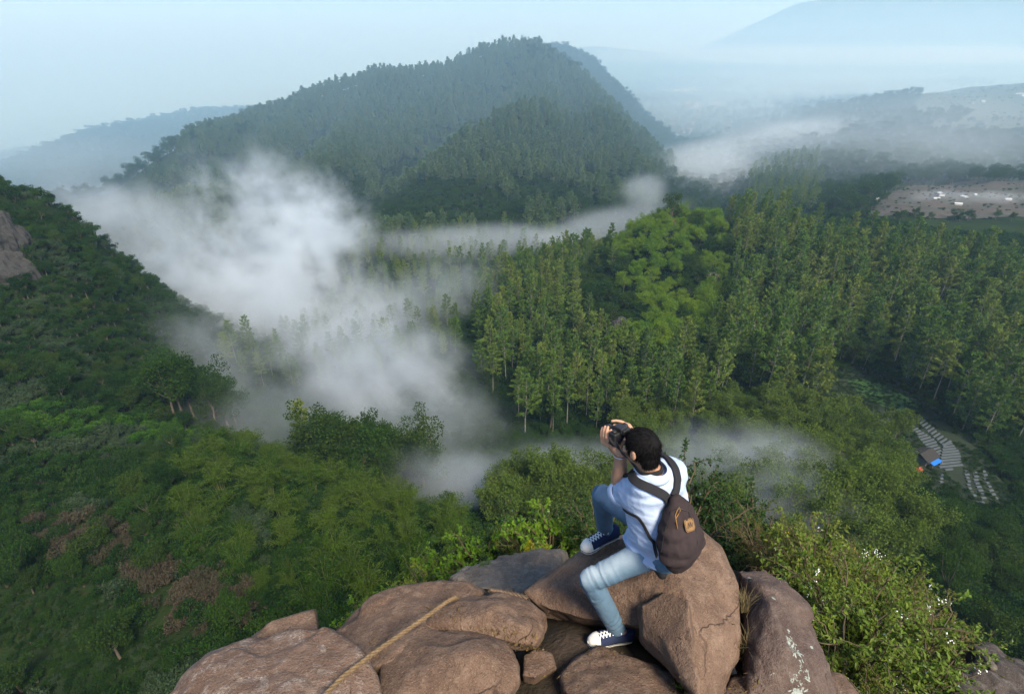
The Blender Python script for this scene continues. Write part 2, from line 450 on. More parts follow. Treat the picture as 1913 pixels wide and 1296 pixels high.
def make_pine(h, seed, dens=1.0, lf=1.0, cb=0.34, wide=1.0):
    rs = np.random.RandomState(seed)
    zz = np.linspace(-1.5, h * 0.97, 9)
    wob = np.cumsum(rs.normal(0, 0.07, (9, 2)), 0)
    tr = [tube(np.stack([wob[:, 0], wob[:, 1], zz], 1), np.linspace(0.22, 0.05, 9) * h / 24, 6)]
    C, D = [], []
    z = h * (cb + rs.uniform(-.05, .06)); ph = 0
    lean = rs.uniform(0, 6.28)
    while z < h:
        t = (z - h * cb) / (h * (1 - cb))
        Lm = (0.7 + 3.3 * (max(0, 1 - t)) ** 0.62 * min(1, 0.45 + t * 2.4)) * h / 24
        nb = rs.randint(3, 6)
        for b in range(nb):
            if rs.rand() < 0.2: continue
            ph += 2.4 + rs.uniform(-.5, .5)
            Lb = Lm * wide * rs.uniform(0.5, 1.25) * (1 + .2 * math.cos(ph - lean))
            el = rs.uniform(0.05, 0.5) + 0.5 * t
            d = np.array([math.cos(ph) * math.cos(el), math.sin(ph) * math.cos(el), math.sin(el)])
            o = np.array([np.interp(z, zz, wob[:, 0]), np.interp(z, zz, wob[:, 1]), z])
            if Lb > 1.0: tr.append(tube(np.stack([o, o + d * Lb * .5, o + d * Lb * .95]), [0.05, 0.035, 0.015], 3))
            for s in np.arange(0.45, 1.05, 0.62 / max(1.2, Lb)):
                nt = max(4, int(8 * dens))
                c = o + d * Lb * s + rs.normal(0, 0.16, (nt, 3))
                dd = unit(d + np.array([0, 0, .35]) + rs.normal(0, 0.65, (nt, 3)))
                C.append(c); D.append(dd)
        z += h / 24 * rs.uniform(0.75, 1.25)
    C = np.concatenate(C); D = np.concatenate(D); n = len(C)
    V, F, T = leaf_quads(C, D, rs.uniform(.7, 1.25, n) * lf, rs.uniform(.26, .48, n) * lf, rs)
    return merge(tr), (V, F, T)

def limb_tree(h, cr, rs, nl=7, trunk_r=0.28, base=0.35):
    """tapered trunk with forked limbs; returns the wood and the limb ends"""
    wood, ends = [], []
    zt = h * (base + .25)
    P = np.array([[0, 0, -1.2], [rs.normal(0, .1), rs.normal(0, .1), zt * .35], [rs.normal(0, .25), rs.normal(0, .25), zt * .7], [rs.normal(0, .4), rs.normal(0, .4), zt]])
    wood.append(tube(P, [trunk_r, trunk_r * .8, trunk_r * .62, trunk_r * .42], 7))
    for k in range(nl):
        ph = k * 2.4 + rs.uniform(-.4, .4); t = rs.uniform(.45, 1.0)
        o = np.array([np.interp(t * zt, P[:, 2], P[:, 0]), np.interp(t * zt, P[:, 2], P[:, 1]), t * zt])
        e = np.array([math.cos(ph), math.sin(ph), 0]) * cr * rs.uniform(.35, .8) + np.array([0, 0, h * rs.uniform(.46, .94)])
        mid = (o + e) / 2 + np.array([math.cos(ph), math.sin(ph), -.3]) * cr * .12
        wood.append(tube(np.stack([o, mid, e]), [trunk_r * .36, trunk_r * .22, trunk_r * .08], 5))
        ends.append(e)
    ends.append(np.array([P[-1, 0], P[-1, 1], h * .88]))
    return merge(wood), ends

def make_broadleaf(h, cr, seed, n=1500, lf=0.6, nl=8):
    rs = np.random.RandomState(seed)
    wood, ends = limb_tree(h, cr, rs, nl)
    C, D = [], []
    per = n // len(ends)
    for e in ends:
        rad = cr * rs.uniform(.30, .52)
        m = int(per * rs.uniform(.7, 1.3))
        # several sprays inside every lobe, so that it stays ragged
        k = rs.randint(7, 11)
        sub = e + sphere_dirs(k, rs) * rad * rs.uniform(.45, 1.0, (k, 1)) * np.array([1, 1, .95])
        w = rs.randint(0, k, m)
        dd = sphere_dirs(m, rs); dd[:, 2] = dd[:, 2] * .8 + .15
        c = sub[w] + dd * rad * .52 * rs.uniform(.25, 1.0, (m, 1)) ** .5
        C.append(c); D.append(unit(dd + rs.normal(0, .6, (m, 3)) + np.array([0, 0, -.15])))
    C = np.concatenate(C); D = np.concatenate(D); q = len(C)
    V, F, T = leaf_quads(C, D, rs.uniform(.6, 1.25, q) * lf, rs.uniform(.45, .85, q) * lf, rs)
    return wood, (V, F, T)

def make_bamboo(h, cr, seed, n=1300, lf=0.62):
    rs = np.random.RandomState(seed)
    wood, C, D = [], [], []
    nc = 22
    for k in range(nc):
        ph = k * 2.4 + rs.uniform(-.3, .3); out = cr * rs.uniform(.15, 1.0); hh = h * rs.uniform(.72, 1.05) * (1 - .25 * (out / cr) ** 2)
        o = np.array([math.cos(ph), math.sin(ph), 0]) * rs.uniform(.1, .9)
        t = np.linspace(0, 1, 7)
        P = o + np.stack([math.cos(ph) * out * t ** 2.0, math.sin(ph) * out * t ** 2.0, hh * (np.sin(t * math.pi * .56) / .98)], 1)
        P[0, 2] = -.8
        wood.append(tube(P, np.linspace(.06, .015, 7), 4))
        m = n // nc
        s = rs.uniform(.35, 1.03, m)
        base = np.stack([np.interp(s, t, P[:, i]) for i in range(3)], 1)
        off = sphere_dirs(m, rs) * rs.uniform(.1, .85, (m, 1)) * np.array([1, 1, .7])
        C.append(base + off)
        D.append(unit(off * .6 + np.array([math.cos(ph) * .4, math.sin(ph) * .4, -.55]) + rs.normal(0, .45, (m, 3))))
    C = np.concatenate(C); D = np.concatenate(D); q = len(C)
    V, F, T = leaf_quads(C, D, rs.uniform(.6, 1.3, q) * lf, rs.uniform(.25, .42, q) * lf, rs)
    return merge(wood), (V, F, T)

def make_bush(h, cr, seed, n=420, lf=0.45):
    rs = np.random.RandomState(seed)
    wood, C, D = [], [], []
    for k in range(9):
        ph = k * 2.4; e = np.array([math.cos(ph), math.sin(ph), 0]) * cr * rs.uniform(.2, .8) + np.array([0, 0, h * rs.uniform(.5, .95)])
        wood.append(tube(np.stack([np.array([0, 0, -.5]), e * np.array([.4, .4, .5]), e]), [.06, .04, .015], 4))
        m = n // 9; rad = cr * rs.uniform(.3, .5)
        dd = sphere_dirs(m, rs)
        C.append(e + dd * rad * rs.uniform(.3, 1, (m, 1)) * np.array([1, 1, .75])); D.append(unit(dd + rs.normal(0, .6, (m, 3)) + np.array([0, 0, .2])))
    C = np.concatenate(C); D = np.concatenate(D); q = len(C)
    V, F, T = leaf_quads(C, D, rs.uniform(.6, 1.3, q) * lf, rs.uniform(.4, .8, q) * lf, rs)
    return merge(wood), (V, F, T)

# ------------------------------------------------------------------ leaf and bark materials
m_bark_pale = plain_mat('pale_pine_bark', (0.20, 0.19, 0.155), 0.95, 0.45, 1.5)
m_bark = plain_mat('brown_bark', (0.13, 0.105, 0.08), 0.95, 0.45, 2.0)
m_culm = plain_mat('bamboo_culm', (0.12, 0.13, 0.05), 0.6, 0.4, 3.0)
m_pine = foliage_mat('pine_needles', [(0.055, 0.108, 0.022), (0.095, 0.160, 0.028), (0.070, 0.130, 0.030), (0.128, 0.185, 0.034), (0.150, 0.185, 0.040)], 0.35)
m_pine_far = foliage_mat('grey_pine_needles', [(0.062, 0.108, 0.045), (0.088, 0.138, 0.060), (0.112, 0.155, 0.072), (0.074, 0.125, 0.054)], 0.35)  # greyer and less yellow than the near pine needles
m_broad = foliage_mat('broad_leaves', [(0.0120, 0.0320, 0.0080), (0.0216, 0.0512, 0.0104), (0.0352, 0.0704, 0.0120), (0.0192, 0.0400, 0.0112), (0.0464, 0.0768, 0.0144)], 0.35)
m_bright = foliage_mat('sunlit_broad_leaves', [(0.075, 0.155, 0.014), (0.135, 0.21, 0.018), (0.105, 0.18, 0.018)], 0.4)  # bright green, with the sun on the knoll put into the leaf colour
m_lush = foliage_mat('lush_scrub_leaves', [(0.026, 0.075, 0.012), (0.042, 0.105, 0.014), (0.055, 0.115, 0.016)], 0.35)
m_olive = foliage_mat('olive_leaves', [(0.060, 0.100, 0.018), (0.085, 0.120, 0.024), (0.070, 0.110, 0.020)], 0.35)
m_bamboo = foliage_mat('bamboo_leaves', [(0.0281, 0.0657, 0.0093), (0.0450, 0.0863, 0.0113), (0.0637, 0.1013, 0.0131), (0.0376, 0.0770, 0.0113)], 0.4)
m_scrub = foliage_mat('scrub_leaves', [(0.0101, 0.0281, 0.0078), (0.0172, 0.0437, 0.0094), (0.0281, 0.0640, 0.0109), (0.0140, 0.0343, 0.0117), (0.0359, 0.0733, 0.0125)], 0.35)
m_scrub_pale = foliage_mat('silvery_scrub_leaves', [(0.0298, 0.0527, 0.0255), (0.0467, 0.0723, 0.0357)], 0.3)
m_dry = foliage_mat('dry_twigs', [(0.0450, 0.0375, 0.0263), (0.0638, 0.0540, 0.0375), (0.0375, 0.0375, 0.0225)], 0.2)

def proto(kind, wood, leaf, mw, ml):
    mw_ = mesh_from(kind + '_trunk', wood[0], wood[1], mw)
    ml_ = mesh_from(kind + '_crown', leaf[0], leaf[1], ml, smooth=False, attrs={'tint': ('FACE', leaf[2])})
    return mw_, ml_

def proto_with(p, ml):
    """same shapes, other leaves"""
    me = p[1].copy(); me.materials[0] = ml
    return p[0], me

PINES = [proto('pine', *make_pine((24, 25, 23, 21, 26, 19)[i], 11 + i, cb=(.24, .34, .28, .18, .46, .22)[i], wide=(1.35, 1.1, 1.05, 1.5, 1.2, .9)[i], lf=.78, dens=2.1), m_bark_pale, m_pine) for i in range(6)]
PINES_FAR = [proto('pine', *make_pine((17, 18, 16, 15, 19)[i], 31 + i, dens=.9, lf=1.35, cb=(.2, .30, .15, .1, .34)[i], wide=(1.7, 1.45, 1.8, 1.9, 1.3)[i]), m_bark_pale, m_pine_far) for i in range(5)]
BROADS = [proto('tree', *make_broadleaf(9 + i, 3.4 + .4 * i, 51 + i, 4600, .35, 12), m_bark, m_broad) for i in range(4)]
BRIGHTS = [proto_with(p, m_bright) for p in BROADS[:3]]
OLIVES = [proto('tree', *make_broadleaf(13, 4.2, 71 + i, 4600, .36, 13), m_bark, m_olive) for i in range(3)]
OLIVES_DARK = [proto_with(p, m_broad) for p in OLIVES]
BAMBOOS = [proto('bamboo', *make_bamboo(8.5, 4.0, 81 + i, 3000, .42), m_culm, m_bamboo) for i in range(4)]
BUSHES = [proto('bush', *make_bush(2.6, 2.0, 91 + i, 800, .32), m_bark, m_scrub) for i in range(4)]
BUSH_PALE = [proto_with(p, m_scrub_pale) for p in BUSHES[:2]]
BUSH_DRY = [proto_with(p, m_dry) for p in BUSHES[:2]]
BUSH_BRIGHT = [proto_with(p, m_lush) for p in BUSHES[:2]]

# ------------------------------------------------------------------ placing
def in_poly(px, py, poly):
    px = np.asarray(px); py = np.asarray(py)
    ins = np.zeros(px.shape, bool); n = len(poly)
    for i in range(n):
        x1, y1 = poly[i]; x2, y2 = poly[(i + 1) % n]
        c = ((y1 > py) != (y2 > py)) & (px < (x2 - x1) * (py - y1) / (y2 - y1 + 1e-9) + x1)
        ins ^= c
    return ins

def jitter_grid(x0, x1, y0, y1, s, seed):
    rs = np.random.RandomState(seed)
    gx, gy = np.meshgrid(np.arange(x0, x1, s), np.arange(y0, y1, s))
    gx = gx + (np.arange(gx.shape[0]) % 2)[:, None] * s * .5
    x = gx.ravel() + rs.uniform(-.42, .42, gx.size) * s; y = gy.ravel() + rs.uniform(-.42, .42, gx.size) * s
    z = terrain_z(x, y)
    return x, y, z

def ground_points(x0, x1, y0, y1, s, seed, r0, r1, azmax=60):
    x, y, z = jitter_grid(x0, x1, y0, y1, s, seed)
    r = np.hypot(x, y); a = np.degrees(np.arctan2(x, y))
    k = (r > r0) & (r < r1) & (np.abs(a) < azmax)
    x, y, z, r = x[k], y[k], z[k], r[k]
    px, py, d = project(np.stack([x, y, z], 1))
    return x, y, z, r, px, py

PLANTS = {}      # kind -> list of (x,y,z,r,scale,protos,label,group)
def add_plants(kind, x, y, z, protos, smin, smax, label, group, seed):
    rs = np.random.RandomState(seed)
    L = PLANTS.setdefault(kind, [])
    sc = rs.uniform(smin, smax, len(x))
    for i in range(len(x)):
        L.append((x[i], y[i], z[i], math.hypot(x[i], y[i]), sc[i], protos, label, group))

TERR = [(1540, 700), (1600, 690), (1680, 720), (1760, 780), (1830, 830), (1880, 900), (1890, 960), (1830, 960), (1745, 925), (1690, 900), (1660, 830), (1560, 800), (1530, 760)]
PLATEAU = [(1590, 412), (1640, 372), (1690, 348), (1960, 340), (1960, 412)]
FIELDS = [(1740, 250), (1700, 205), (1735, 165), (1990, 150), (1990, 255)]
KNOLL = [(1085, 560), (1100, 500), (1150, 400), (1250, 360), (1345, 400), (1365, 540), (1330, 650), (1230, 680), (1140, 660)]
BARE = [(180, 1110), (300, 1080), (420, 1210), (300, 1220)]

# A: the centre hill, dark pines
x, y, z, r, px, py = ground_points(-420, 320, 380, 1000, 7.8, 1, 420, 960)
n = fbm(x / 45, y / 45)
k = (px < 1260) & (px > 245)
low = ((py > 345) & (n < .10)) | (in_poly(px, py, [(690, 360), (735, 318), (830, 268), (900, 222), (950, 222), (880, 268), (800, 330), (735, 400)]) & (n < .12)) | (in_poly(px, py, [(540, 335), (590, 270), (640, 215), (660, 215), (625, 270), (590, 335)]) & (n < .05)) | (in_poly(px, py, [(1020, 360), (1120, 330), (1190, 340), (1180, 400), (1040, 400)]) & (n < .14)) | ((px < 700) & (py > 300) & (n < -.02))
kk = k & ~low
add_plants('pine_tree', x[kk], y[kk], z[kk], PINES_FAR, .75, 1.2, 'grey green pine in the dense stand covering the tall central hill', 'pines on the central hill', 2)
# fog-side scrub on its foot is left to the undergrowth
kk = k & low & (np.random.RandomState(5).rand(len(x)) < .30)
add_plants('broadleaf_tree', x[kk], y[kk], z[kk], BROADS, .6, 1.0, 'small leafy tree in the scrub at the foot of the central hill', 'trees at the foot of the central hill', 3)

# B: the pine slope on the right and its ridge
x, y, z, r, px, py = ground_points(-60, 330, 90, 400, 7.2, 4, 140, 345)
onk = in_poly(px, py, KNOLL)
ter = in_poly(px, py, TERR)
slope = ((r > 182) | ((px < 1330) & (r > 150)) | (px > 1840)) & (px > 845) & (py < 835) & (py > 380) & (z > -112) & ~ter
slope &= ~((px < 960) & (py > 740))
slope &= ~((px > 1090) & (px < 1350) & (py > 520) & (py < 690) & (np.random.RandomState(3).rand(len(x)) < .62))
kk = slope & ~onk
up = py < 500
add_plants('pine_tree', x[kk & up], y[kk & up], z[kk & up], PINES, .72, .98, 'slender green pine along the top of the sunlit ridge', 'pines along the ridge top', 5)
lo = kk & ~up & (px < 1300)
add_plants('pine_tree', x[lo], y[lo], z[lo], PINES, .66, 1.0, 'slender pine on the misty slope below the bright knoll', 'pines below the knoll', 6)
lo = kk & ~up & (px >= 1300) & (px < 1700)
add_plants('pine_tree', x[lo], y[lo], z[lo], PINES, .85, 1.15, 'pale trunked pine on the slope above the vegetable terraces', 'pines above the terraces', 7)
lo = kk & ~up & (px >= 1700)
add_plants('pine_tree', x[lo], y[lo], z[lo], PINES, .85, 1.1, 'dark pine on the shaded slope behind the terraced field', 'pines on the shaded slope', 8)
q_ = np.random.RandomState(71); mix = slope & ~onk & ~up & (fbm(x / 22 + 6, y / 22) > .06) & (q_.rand(len(x)) < .5)
xm = x[mix] + 3.2; ym = y[mix] - 2.4
add_plants('broadleaf_tree', xm, ym, terrain_z(xm, ym), BROADS, .7, 1.25, 'leafy tree standing among the pines of the ridge slope', 'leafy trees among the ridge pines', 72)
x, y, z, r, px, py = ground_points(-20, 140, 160, 330, 5.0, 9, 200, 320)
kk = in_poly(px, py, KNOLL) & (np.random.RandomState(6).rand(len(x)) < .92)
nb = fbm(x / 18 + 3, y / 18)
br = kk & (nb > -.13) & (px > 1150)
add_plants('broadleaf_tree', x[br], y[br], z[br], BRIGHTS, .7, 1.15, 'bright yellow green leafy tree on the knoll of the ridge', 'bright trees on the knoll', 10)
br = kk & ~br
add_plants('broadleaf_tree', x[br], y[br], z[br], BROADS, .7, 1.1, 'dark green leafy tree on the side of the bright knoll', 'dark trees on the knoll', 11)

# C: the left slope
x, y, z, r, px, py = ground_points(-260, -20, 20, 260, 5.2, 12, 66, 262)
n = fbm(x / 30 + 2, y / 30 + 8); rnd = np.random.RandomState(13).rand(len(x))
left = (px < 470) | ((px < 620) & (py > 980))
bare = in_poly(px, py, BARE)
cliff = in_poly(px, py, [(-80, 420), (15, 420), (35, 500), (20, 540), (-80, 540)])
bam = in_poly(px, py, [(300, 1110), (340, 850), (440, 810), (570, 850), (720, 905), (900, 960), (900, 1010), (760, 1130), (560, 1190), (420, 1130)])
bright_strip = in_poly(px, py, [(-20, 740), (130, 770), (330, 800), (420, 830), (260, 850), (60, 830), (-20, 800)])
kk = left & ~bare & ~bam & ~cliff & ~bright_strip & (n > -.06) & (rnd < .55) & (r < 190)
kk &= ~((px < 190) & (py > 1130) & (rnd < .42))
add_plants('broadleaf_tree', x[kk], y[kk], z[kk], BROADS, .42, .85, 'dark green tree among the bushes of the steep shaded hillside', 'trees on the steep hillside', 14)
kk = left & ~bare & ~cliff & (r >= 190) & (rnd < .5)
add_plants('broadleaf_tree', x[kk], y[kk], z[kk], BROADS, .35, .65, 'small dark tree near the crest of the steep hillside', 'small trees near the hillside crest', 15)
x, y, z, r, px, py = ground_points(-110, 20, 30, 160, 6.0, 16, 60, 150)
bam2 = in_poly(px, py, [(300, 1000), (340, 870), (440, 830), (570, 870), (720, 925), (890, 985), (890, 1030), (760, 1140), (620, 1190), (520, 1150), (420, 1080)])
add_plants('bamboo_clump', x[bam2], y[bam2], z[bam2], BAMBOOS, .5, 1.12, 'feathery green bamboo clump on the rounded hump below the boulders', 'bamboo on the hump', 17)
# D: trees standing in the fog of the valley
def spots(lst, d): return np.array([unproject(px_, py_, d_) for px_, py_, d_ in lst])
def on_ground(xy): return xy[:, 0], xy[:, 1], terrain_z(xy[:, 0], xy[:, 1])
rs = np.random.RandomState(21)
def cluster(cx, cy, d, n, sx, sy, seed):
    q = np.random.RandomState(seed)
    c = unproject(cx, cy, d)
    return on_ground(np.stack([c[0] + np.clip(q.normal(0, sx, n), -1.4 * sx, 1.4 * sx), c[1] + np.clip(q.normal(0, sy, n), -1.4 * sy, 1.4 * sy)], 1))
add_plants('broadleaf_tree', *cluster(388, 795, 170, 8, 4.0, 5, 1), OLIVES_DARK, 1.25, 1.75, 'pale trunked tree in the small grove at the left edge of the fog', 'grove at the edge of the fog', 22)
add_plants('broadleaf_tree', *cluster(705, 912, 160, 22, 10.0, 6, 2), OLIVES_DARK, 1.1, 1.75, 'dim green tree in the grove half sunk in the valley fog', 'grove in the valley fog', 23)
add_plants('broadleaf_tree', *cluster(580, 872, 166, 1, .1, .1, 3), PINES[4:5], .85, .85, 'lone thin trunked tree standing in fog apart from the grove', 'lone tree in the fog', 24)
add_plants('broadleaf_tree', *cluster(1020, 950, 128, 22, 9, 6, 4), OLIVES, .9, 1.45, 'soft green tree in the mist behind the seated photographer', 'misty trees behind the photographer', 25)
x, y, z, r, px, py = ground_points(20, 150, 40, 180, 6.0, 26, 75, 178)
ter = in_poly(px, py, TERR)
kk = (px > 1150) & (px < 1700) & (py > 760) & (py < 1120) & ~ter & (np.random.RandomState(8).rand(len(x)) < .8)
far_ = kk & (px < 1420)
add_plants('broadleaf_tree', x[far_], y[far_], z[far_], OLIVES, .6, 1.05, 'soft green tree in the mist of the valley floor', 'trees on the misty valley floor', 27)
far_ = kk & (px >= 1420)
add_plants('broadleaf_tree', x[far_], y[far_], z[far_], OLIVES, .7, 1.15, 'olive green tree between the shrubs and the terraced field', 'olive trees beside the terraces', 28)
kk = (px >= 1700) & (py > 985) & (np.random.RandomState(9).rand(len(x)) < .62)
add_plants('broadleaf_tree', x[kk], y[kk], z[kk], BROADS, .55, .95, 'dark leafy tree below the terraced field near the frame edge', 'trees below the terraces', 29)
# E: the valley between, mostly lost in fog
x, y, z, r, px, py = ground_points(-120, 140, 180, 430, 8.5, 31, 200, 430)
kk = (px > 420) & (px < 1150) & (py > 440) & (r > 230) & ((px < 860) | (py < 520)) & (np.random.RandomState(10).rand(len(x)) < .8)
add_plants('pine_tree', x[kk], y[kk], z[kk], PINES, .55, .8, 'dim blue pine in the foggy ravine before the central hill', 'pines in the foggy ravine', 32)
# F: ridge plateau, spur and fields on the right
x, y, z, r, px, py = ground_points(80, 900, 300, 1250, 8.5, 33, 330, 1250)
fld = in_poly(px, py, FIELDS); pl = in_poly(px, py, PLATEAU)
rnd = np.random.RandomState(11).rand(len(x))
kk = (px > 1395) & (r > 400) & (r < 760) & ~pl & ~fld & (py < 400) & (py > 235)
add_plants('pine_tree', x[kk & (px < 1530)], y[kk & (px < 1530)], z[kk & (px < 1530)], PINES, .6, .9, 'blue green pine on the wooded spur beyond the ridge', 'pines on the wooded spur', 34)
k2 = kk & (px >= 1530)
add_plants('broadleaf_tree', x[k2], y[k2], z[k2], BROADS, .9, 1.5, 'leafy tree in the hazy wood above the bare plateau field', 'trees of the hazy wood', 35)
kk = (r > 760) & (px > 1380) & (py > 130) & (py < 330) & ~fld & (r < 1250) & (rnd < .8)
add_plants('broadleaf_tree', x[kk], y[kk], z[kk], BROADS, .8, 1.3, 'bluish tree on the farmed hill across the misty valley', 'trees on the farmed hill', 36)
kk = (px > 1225) & (px < 1420) & (r > 430) & (r < 1250) & (rnd < .55)
add_plants('broadleaf_tree', x[kk], y[kk], z[kk], BROADS, .8, 1.3, 'bluish tree on the misty floor of the side valley', 'trees of the misty side valley', 37)
# hedges and tree rows on the plateau and the farmed hill
def row(pts, n, protos, smin, smax, label, group, seed, spread=3, r0=300):
    q = np.random.RandomState(seed); P = np.array([ground_hit(*p, r0)[:2] for p in pts]); t = np.sort(q.uniform(0, len(P) - 1, n))
    X = np.interp(t, np.arange(len(P)), P[:, 0]) + q.normal(0, spread, n); Y = np.interp(t, np.arange(len(P)), P[:, 1]) + q.normal(0, spread, n)
    add_plants('broadleaf_tree', X, Y, terrain_z(X, Y), protos, smin, smax, label, group, seed)
def ground_hit(px, py, r0=300, r1=3000):
    u = unproject(px, py, 1.0); d = np.exp(np.linspace(math.log(r0), math.log(r1), 1500)); P = u[None] * d[:, None]
    return P[int(np.argmax(P[:, 2] < terrain_z(P[:, 0], P[:, 1])))]
row([(1690, 338), (1760, 336), (1850, 338), (1913, 345), (1990, 345)], 46, BROADS, .8, 1.4, 'dark tree in the row closing off the bare plateau field', 'tree row behind the plateau field', 61, 7)
row([(1600, 408), (1700, 410), (1800, 412), (1913, 414)], 16, BROADS, .4, .75, 'small round tree on the near rim of the bare plateau field', 'small trees on the plateau rim', 62, 3)
row([(1640, 372), (1600, 392), (1575, 410)], 22, BROADS, .6, 1.0, 'leafy tree at the wood side end of the bare plateau field', 'trees at the end of the plateau field', 63, 5)
row([(1735, 168), (1800, 164), (1860, 160), (1913, 156), (1980, 150)], 34, BROADS, 1.0, 1.5, 'tree in the hazy row along the crest of the farmed hill', 'tree row on the farmed crest', 64, 5, 650)
row([(1700, 160), (1690, 168)], 7, BROADS, 1.5, 2.1, 'big tree of the clump crowning the farmed hill', 'clump on the farmed crest', 65, 8, 650)
row([(1740, 228), (1790, 222), (1770, 235)], 30, BROADS, 1.0, 1.5, 'dark tree of the copse among the fields of the farmed hill', 'copse on the farmed hill', 66, 12, 650)
row([(1830, 235), (1913, 225)], 14, BROADS, .5, .9, 'small tree between the terraced fields of the farmed hill', 'small trees on the farmed hill', 67, 12, 650)
# G: far ridges, only as masses
FAR_TREES = []
x, y, z, r, px, py = ground_points(-1500, 300, 700, 2200, 14, 41, 820, 2300)
kk = (px < 560) & (px > -250) & (np.random.RandomState(12).rand(len(x)) < .8)
FAR_TREES.append((x[kk], y[kk], z[kk]))
x, y, z, r, px, py = ground_points(20, 420, 850, 1350, 9, 45, 900, 1350)
kk = (px > 985) & (px < 1250) & (py < 290)
FAR_TREES.append((x[kk], y[kk], z[kk]))
x, y, z, r, px, py = ground_points(0, 1800, 700, 2600, 17, 43, 960, 2700)
kk = (px > 960) & (px < 2100) & ~in_poly(px, py, FIELDS) & (fbm(x / 160, y / 160) > -.12) & (np.random.RandomState(14).rand(len(x)) < .7)
FAR_TREES.append((x[kk], y[kk], z[kk]))
# ------------------------------------------------------------------ masses: one object each, points that carry plants
def instance_group(name, protos):
    col = bpy.data.collections.new(name + '_kinds')
    for i, (w, l) in enumerate(protos):
        bm = bmesh.new(); bm.from_mesh(w); nw = len(bm.faces)
        bm.from_mesh(l)
        bm.faces.ensure_lookup_table()
        for f in bm.faces[nw:]: f.material_index = 1
        me = bpy.data.meshes.new(name); bm.to_mesh(me); bm.free()
        me.materials.append(w.materials[0]); me.materials.append(l.materials[0])
        o = bpy.data.objects.new('%s_%02d' % (name, i), me)
        col.objects.link(o)
    ng = bpy.data.node_groups.new(name, 'GeometryNodeTree')
    ng.interface.new_socket('Geometry', in_out='INPUT', socket_type='NodeSocketGeometry')
    ng.interface.new_socket('Geometry', in_out='OUTPUT', socket_type='NodeSocketGeometry')
    N = ng.nodes; L = ng.links
    gi = N.new('NodeGroupInput'); go = N.new('NodeGroupOutput')
    ip = N.new('GeometryNodeInstanceOnPoints'); ci = N.new('GeometryNodeCollectionInfo')
    ci.inputs['Collection'].default_value = col
    ci.inputs['Separate Children'].default_value = True
    ci.inputs['Reset Children'].default_value = True
    ip.inputs['Pick Instance'].default_value = True
    def attr(nm, ty):
        a = N.new('GeometryNodeInputNamedAttribute'); a.data_type = ty; a.inputs['Name'].default_value = nm
        return a.outputs['Attribute']
    eu = N.new('ShaderNodeCombineXYZ'); L.new(attr('rot', 'FLOAT'), eu.inputs[2])
    sc = N.new('ShaderNodeCombineXYZ')
    a = attr('scl', 'FLOAT')
    for i in range(3): L.new(a, sc.inputs[i])
    L.new(gi.outputs[0], ip.inputs['Points']); L.new(ci.outputs[0], ip.inputs['Instance'])
    L.new(attr('var', 'INT'), ip.inputs['Instance Index'])
    L.new(eu.outputs[0], ip.inputs['Rotation']); L.new(sc.outputs[0], ip.inputs['Scale'])
    L.new(ip.outputs[0], go.inputs[0])
    return ng

def mass(name, label, P, scl, var, protos, seed=0, group=None):
    rs = np.random.RandomState(seed)
    n = len(P)
    me = bpy.data.meshes.new(name)
    me.vertices.add(n); me.vertices.foreach_set('co', np.asarray(P, np.float32).ravel())
    a = me.attributes.new('rot', 'FLOAT', 'POINT'); a.data.foreach_set('value', rs.uniform(0, 6.283, n).astype(np.float32))
    a = me.attributes.new('scl', 'FLOAT', 'POINT'); a.data.foreach_set('value', np.asarray(scl, np.float32))
    a = me.attributes.new('var', 'INT', 'POINT'); a.data.foreach_set('value', np.asarray(var, np.int32))
    o = link(name, me)
    m = o.modifiers.new('scatter', 'NODES'); m.node_group = instance_group(name, protos)
    tag(o, label, None, group, 'stuff')
    return o

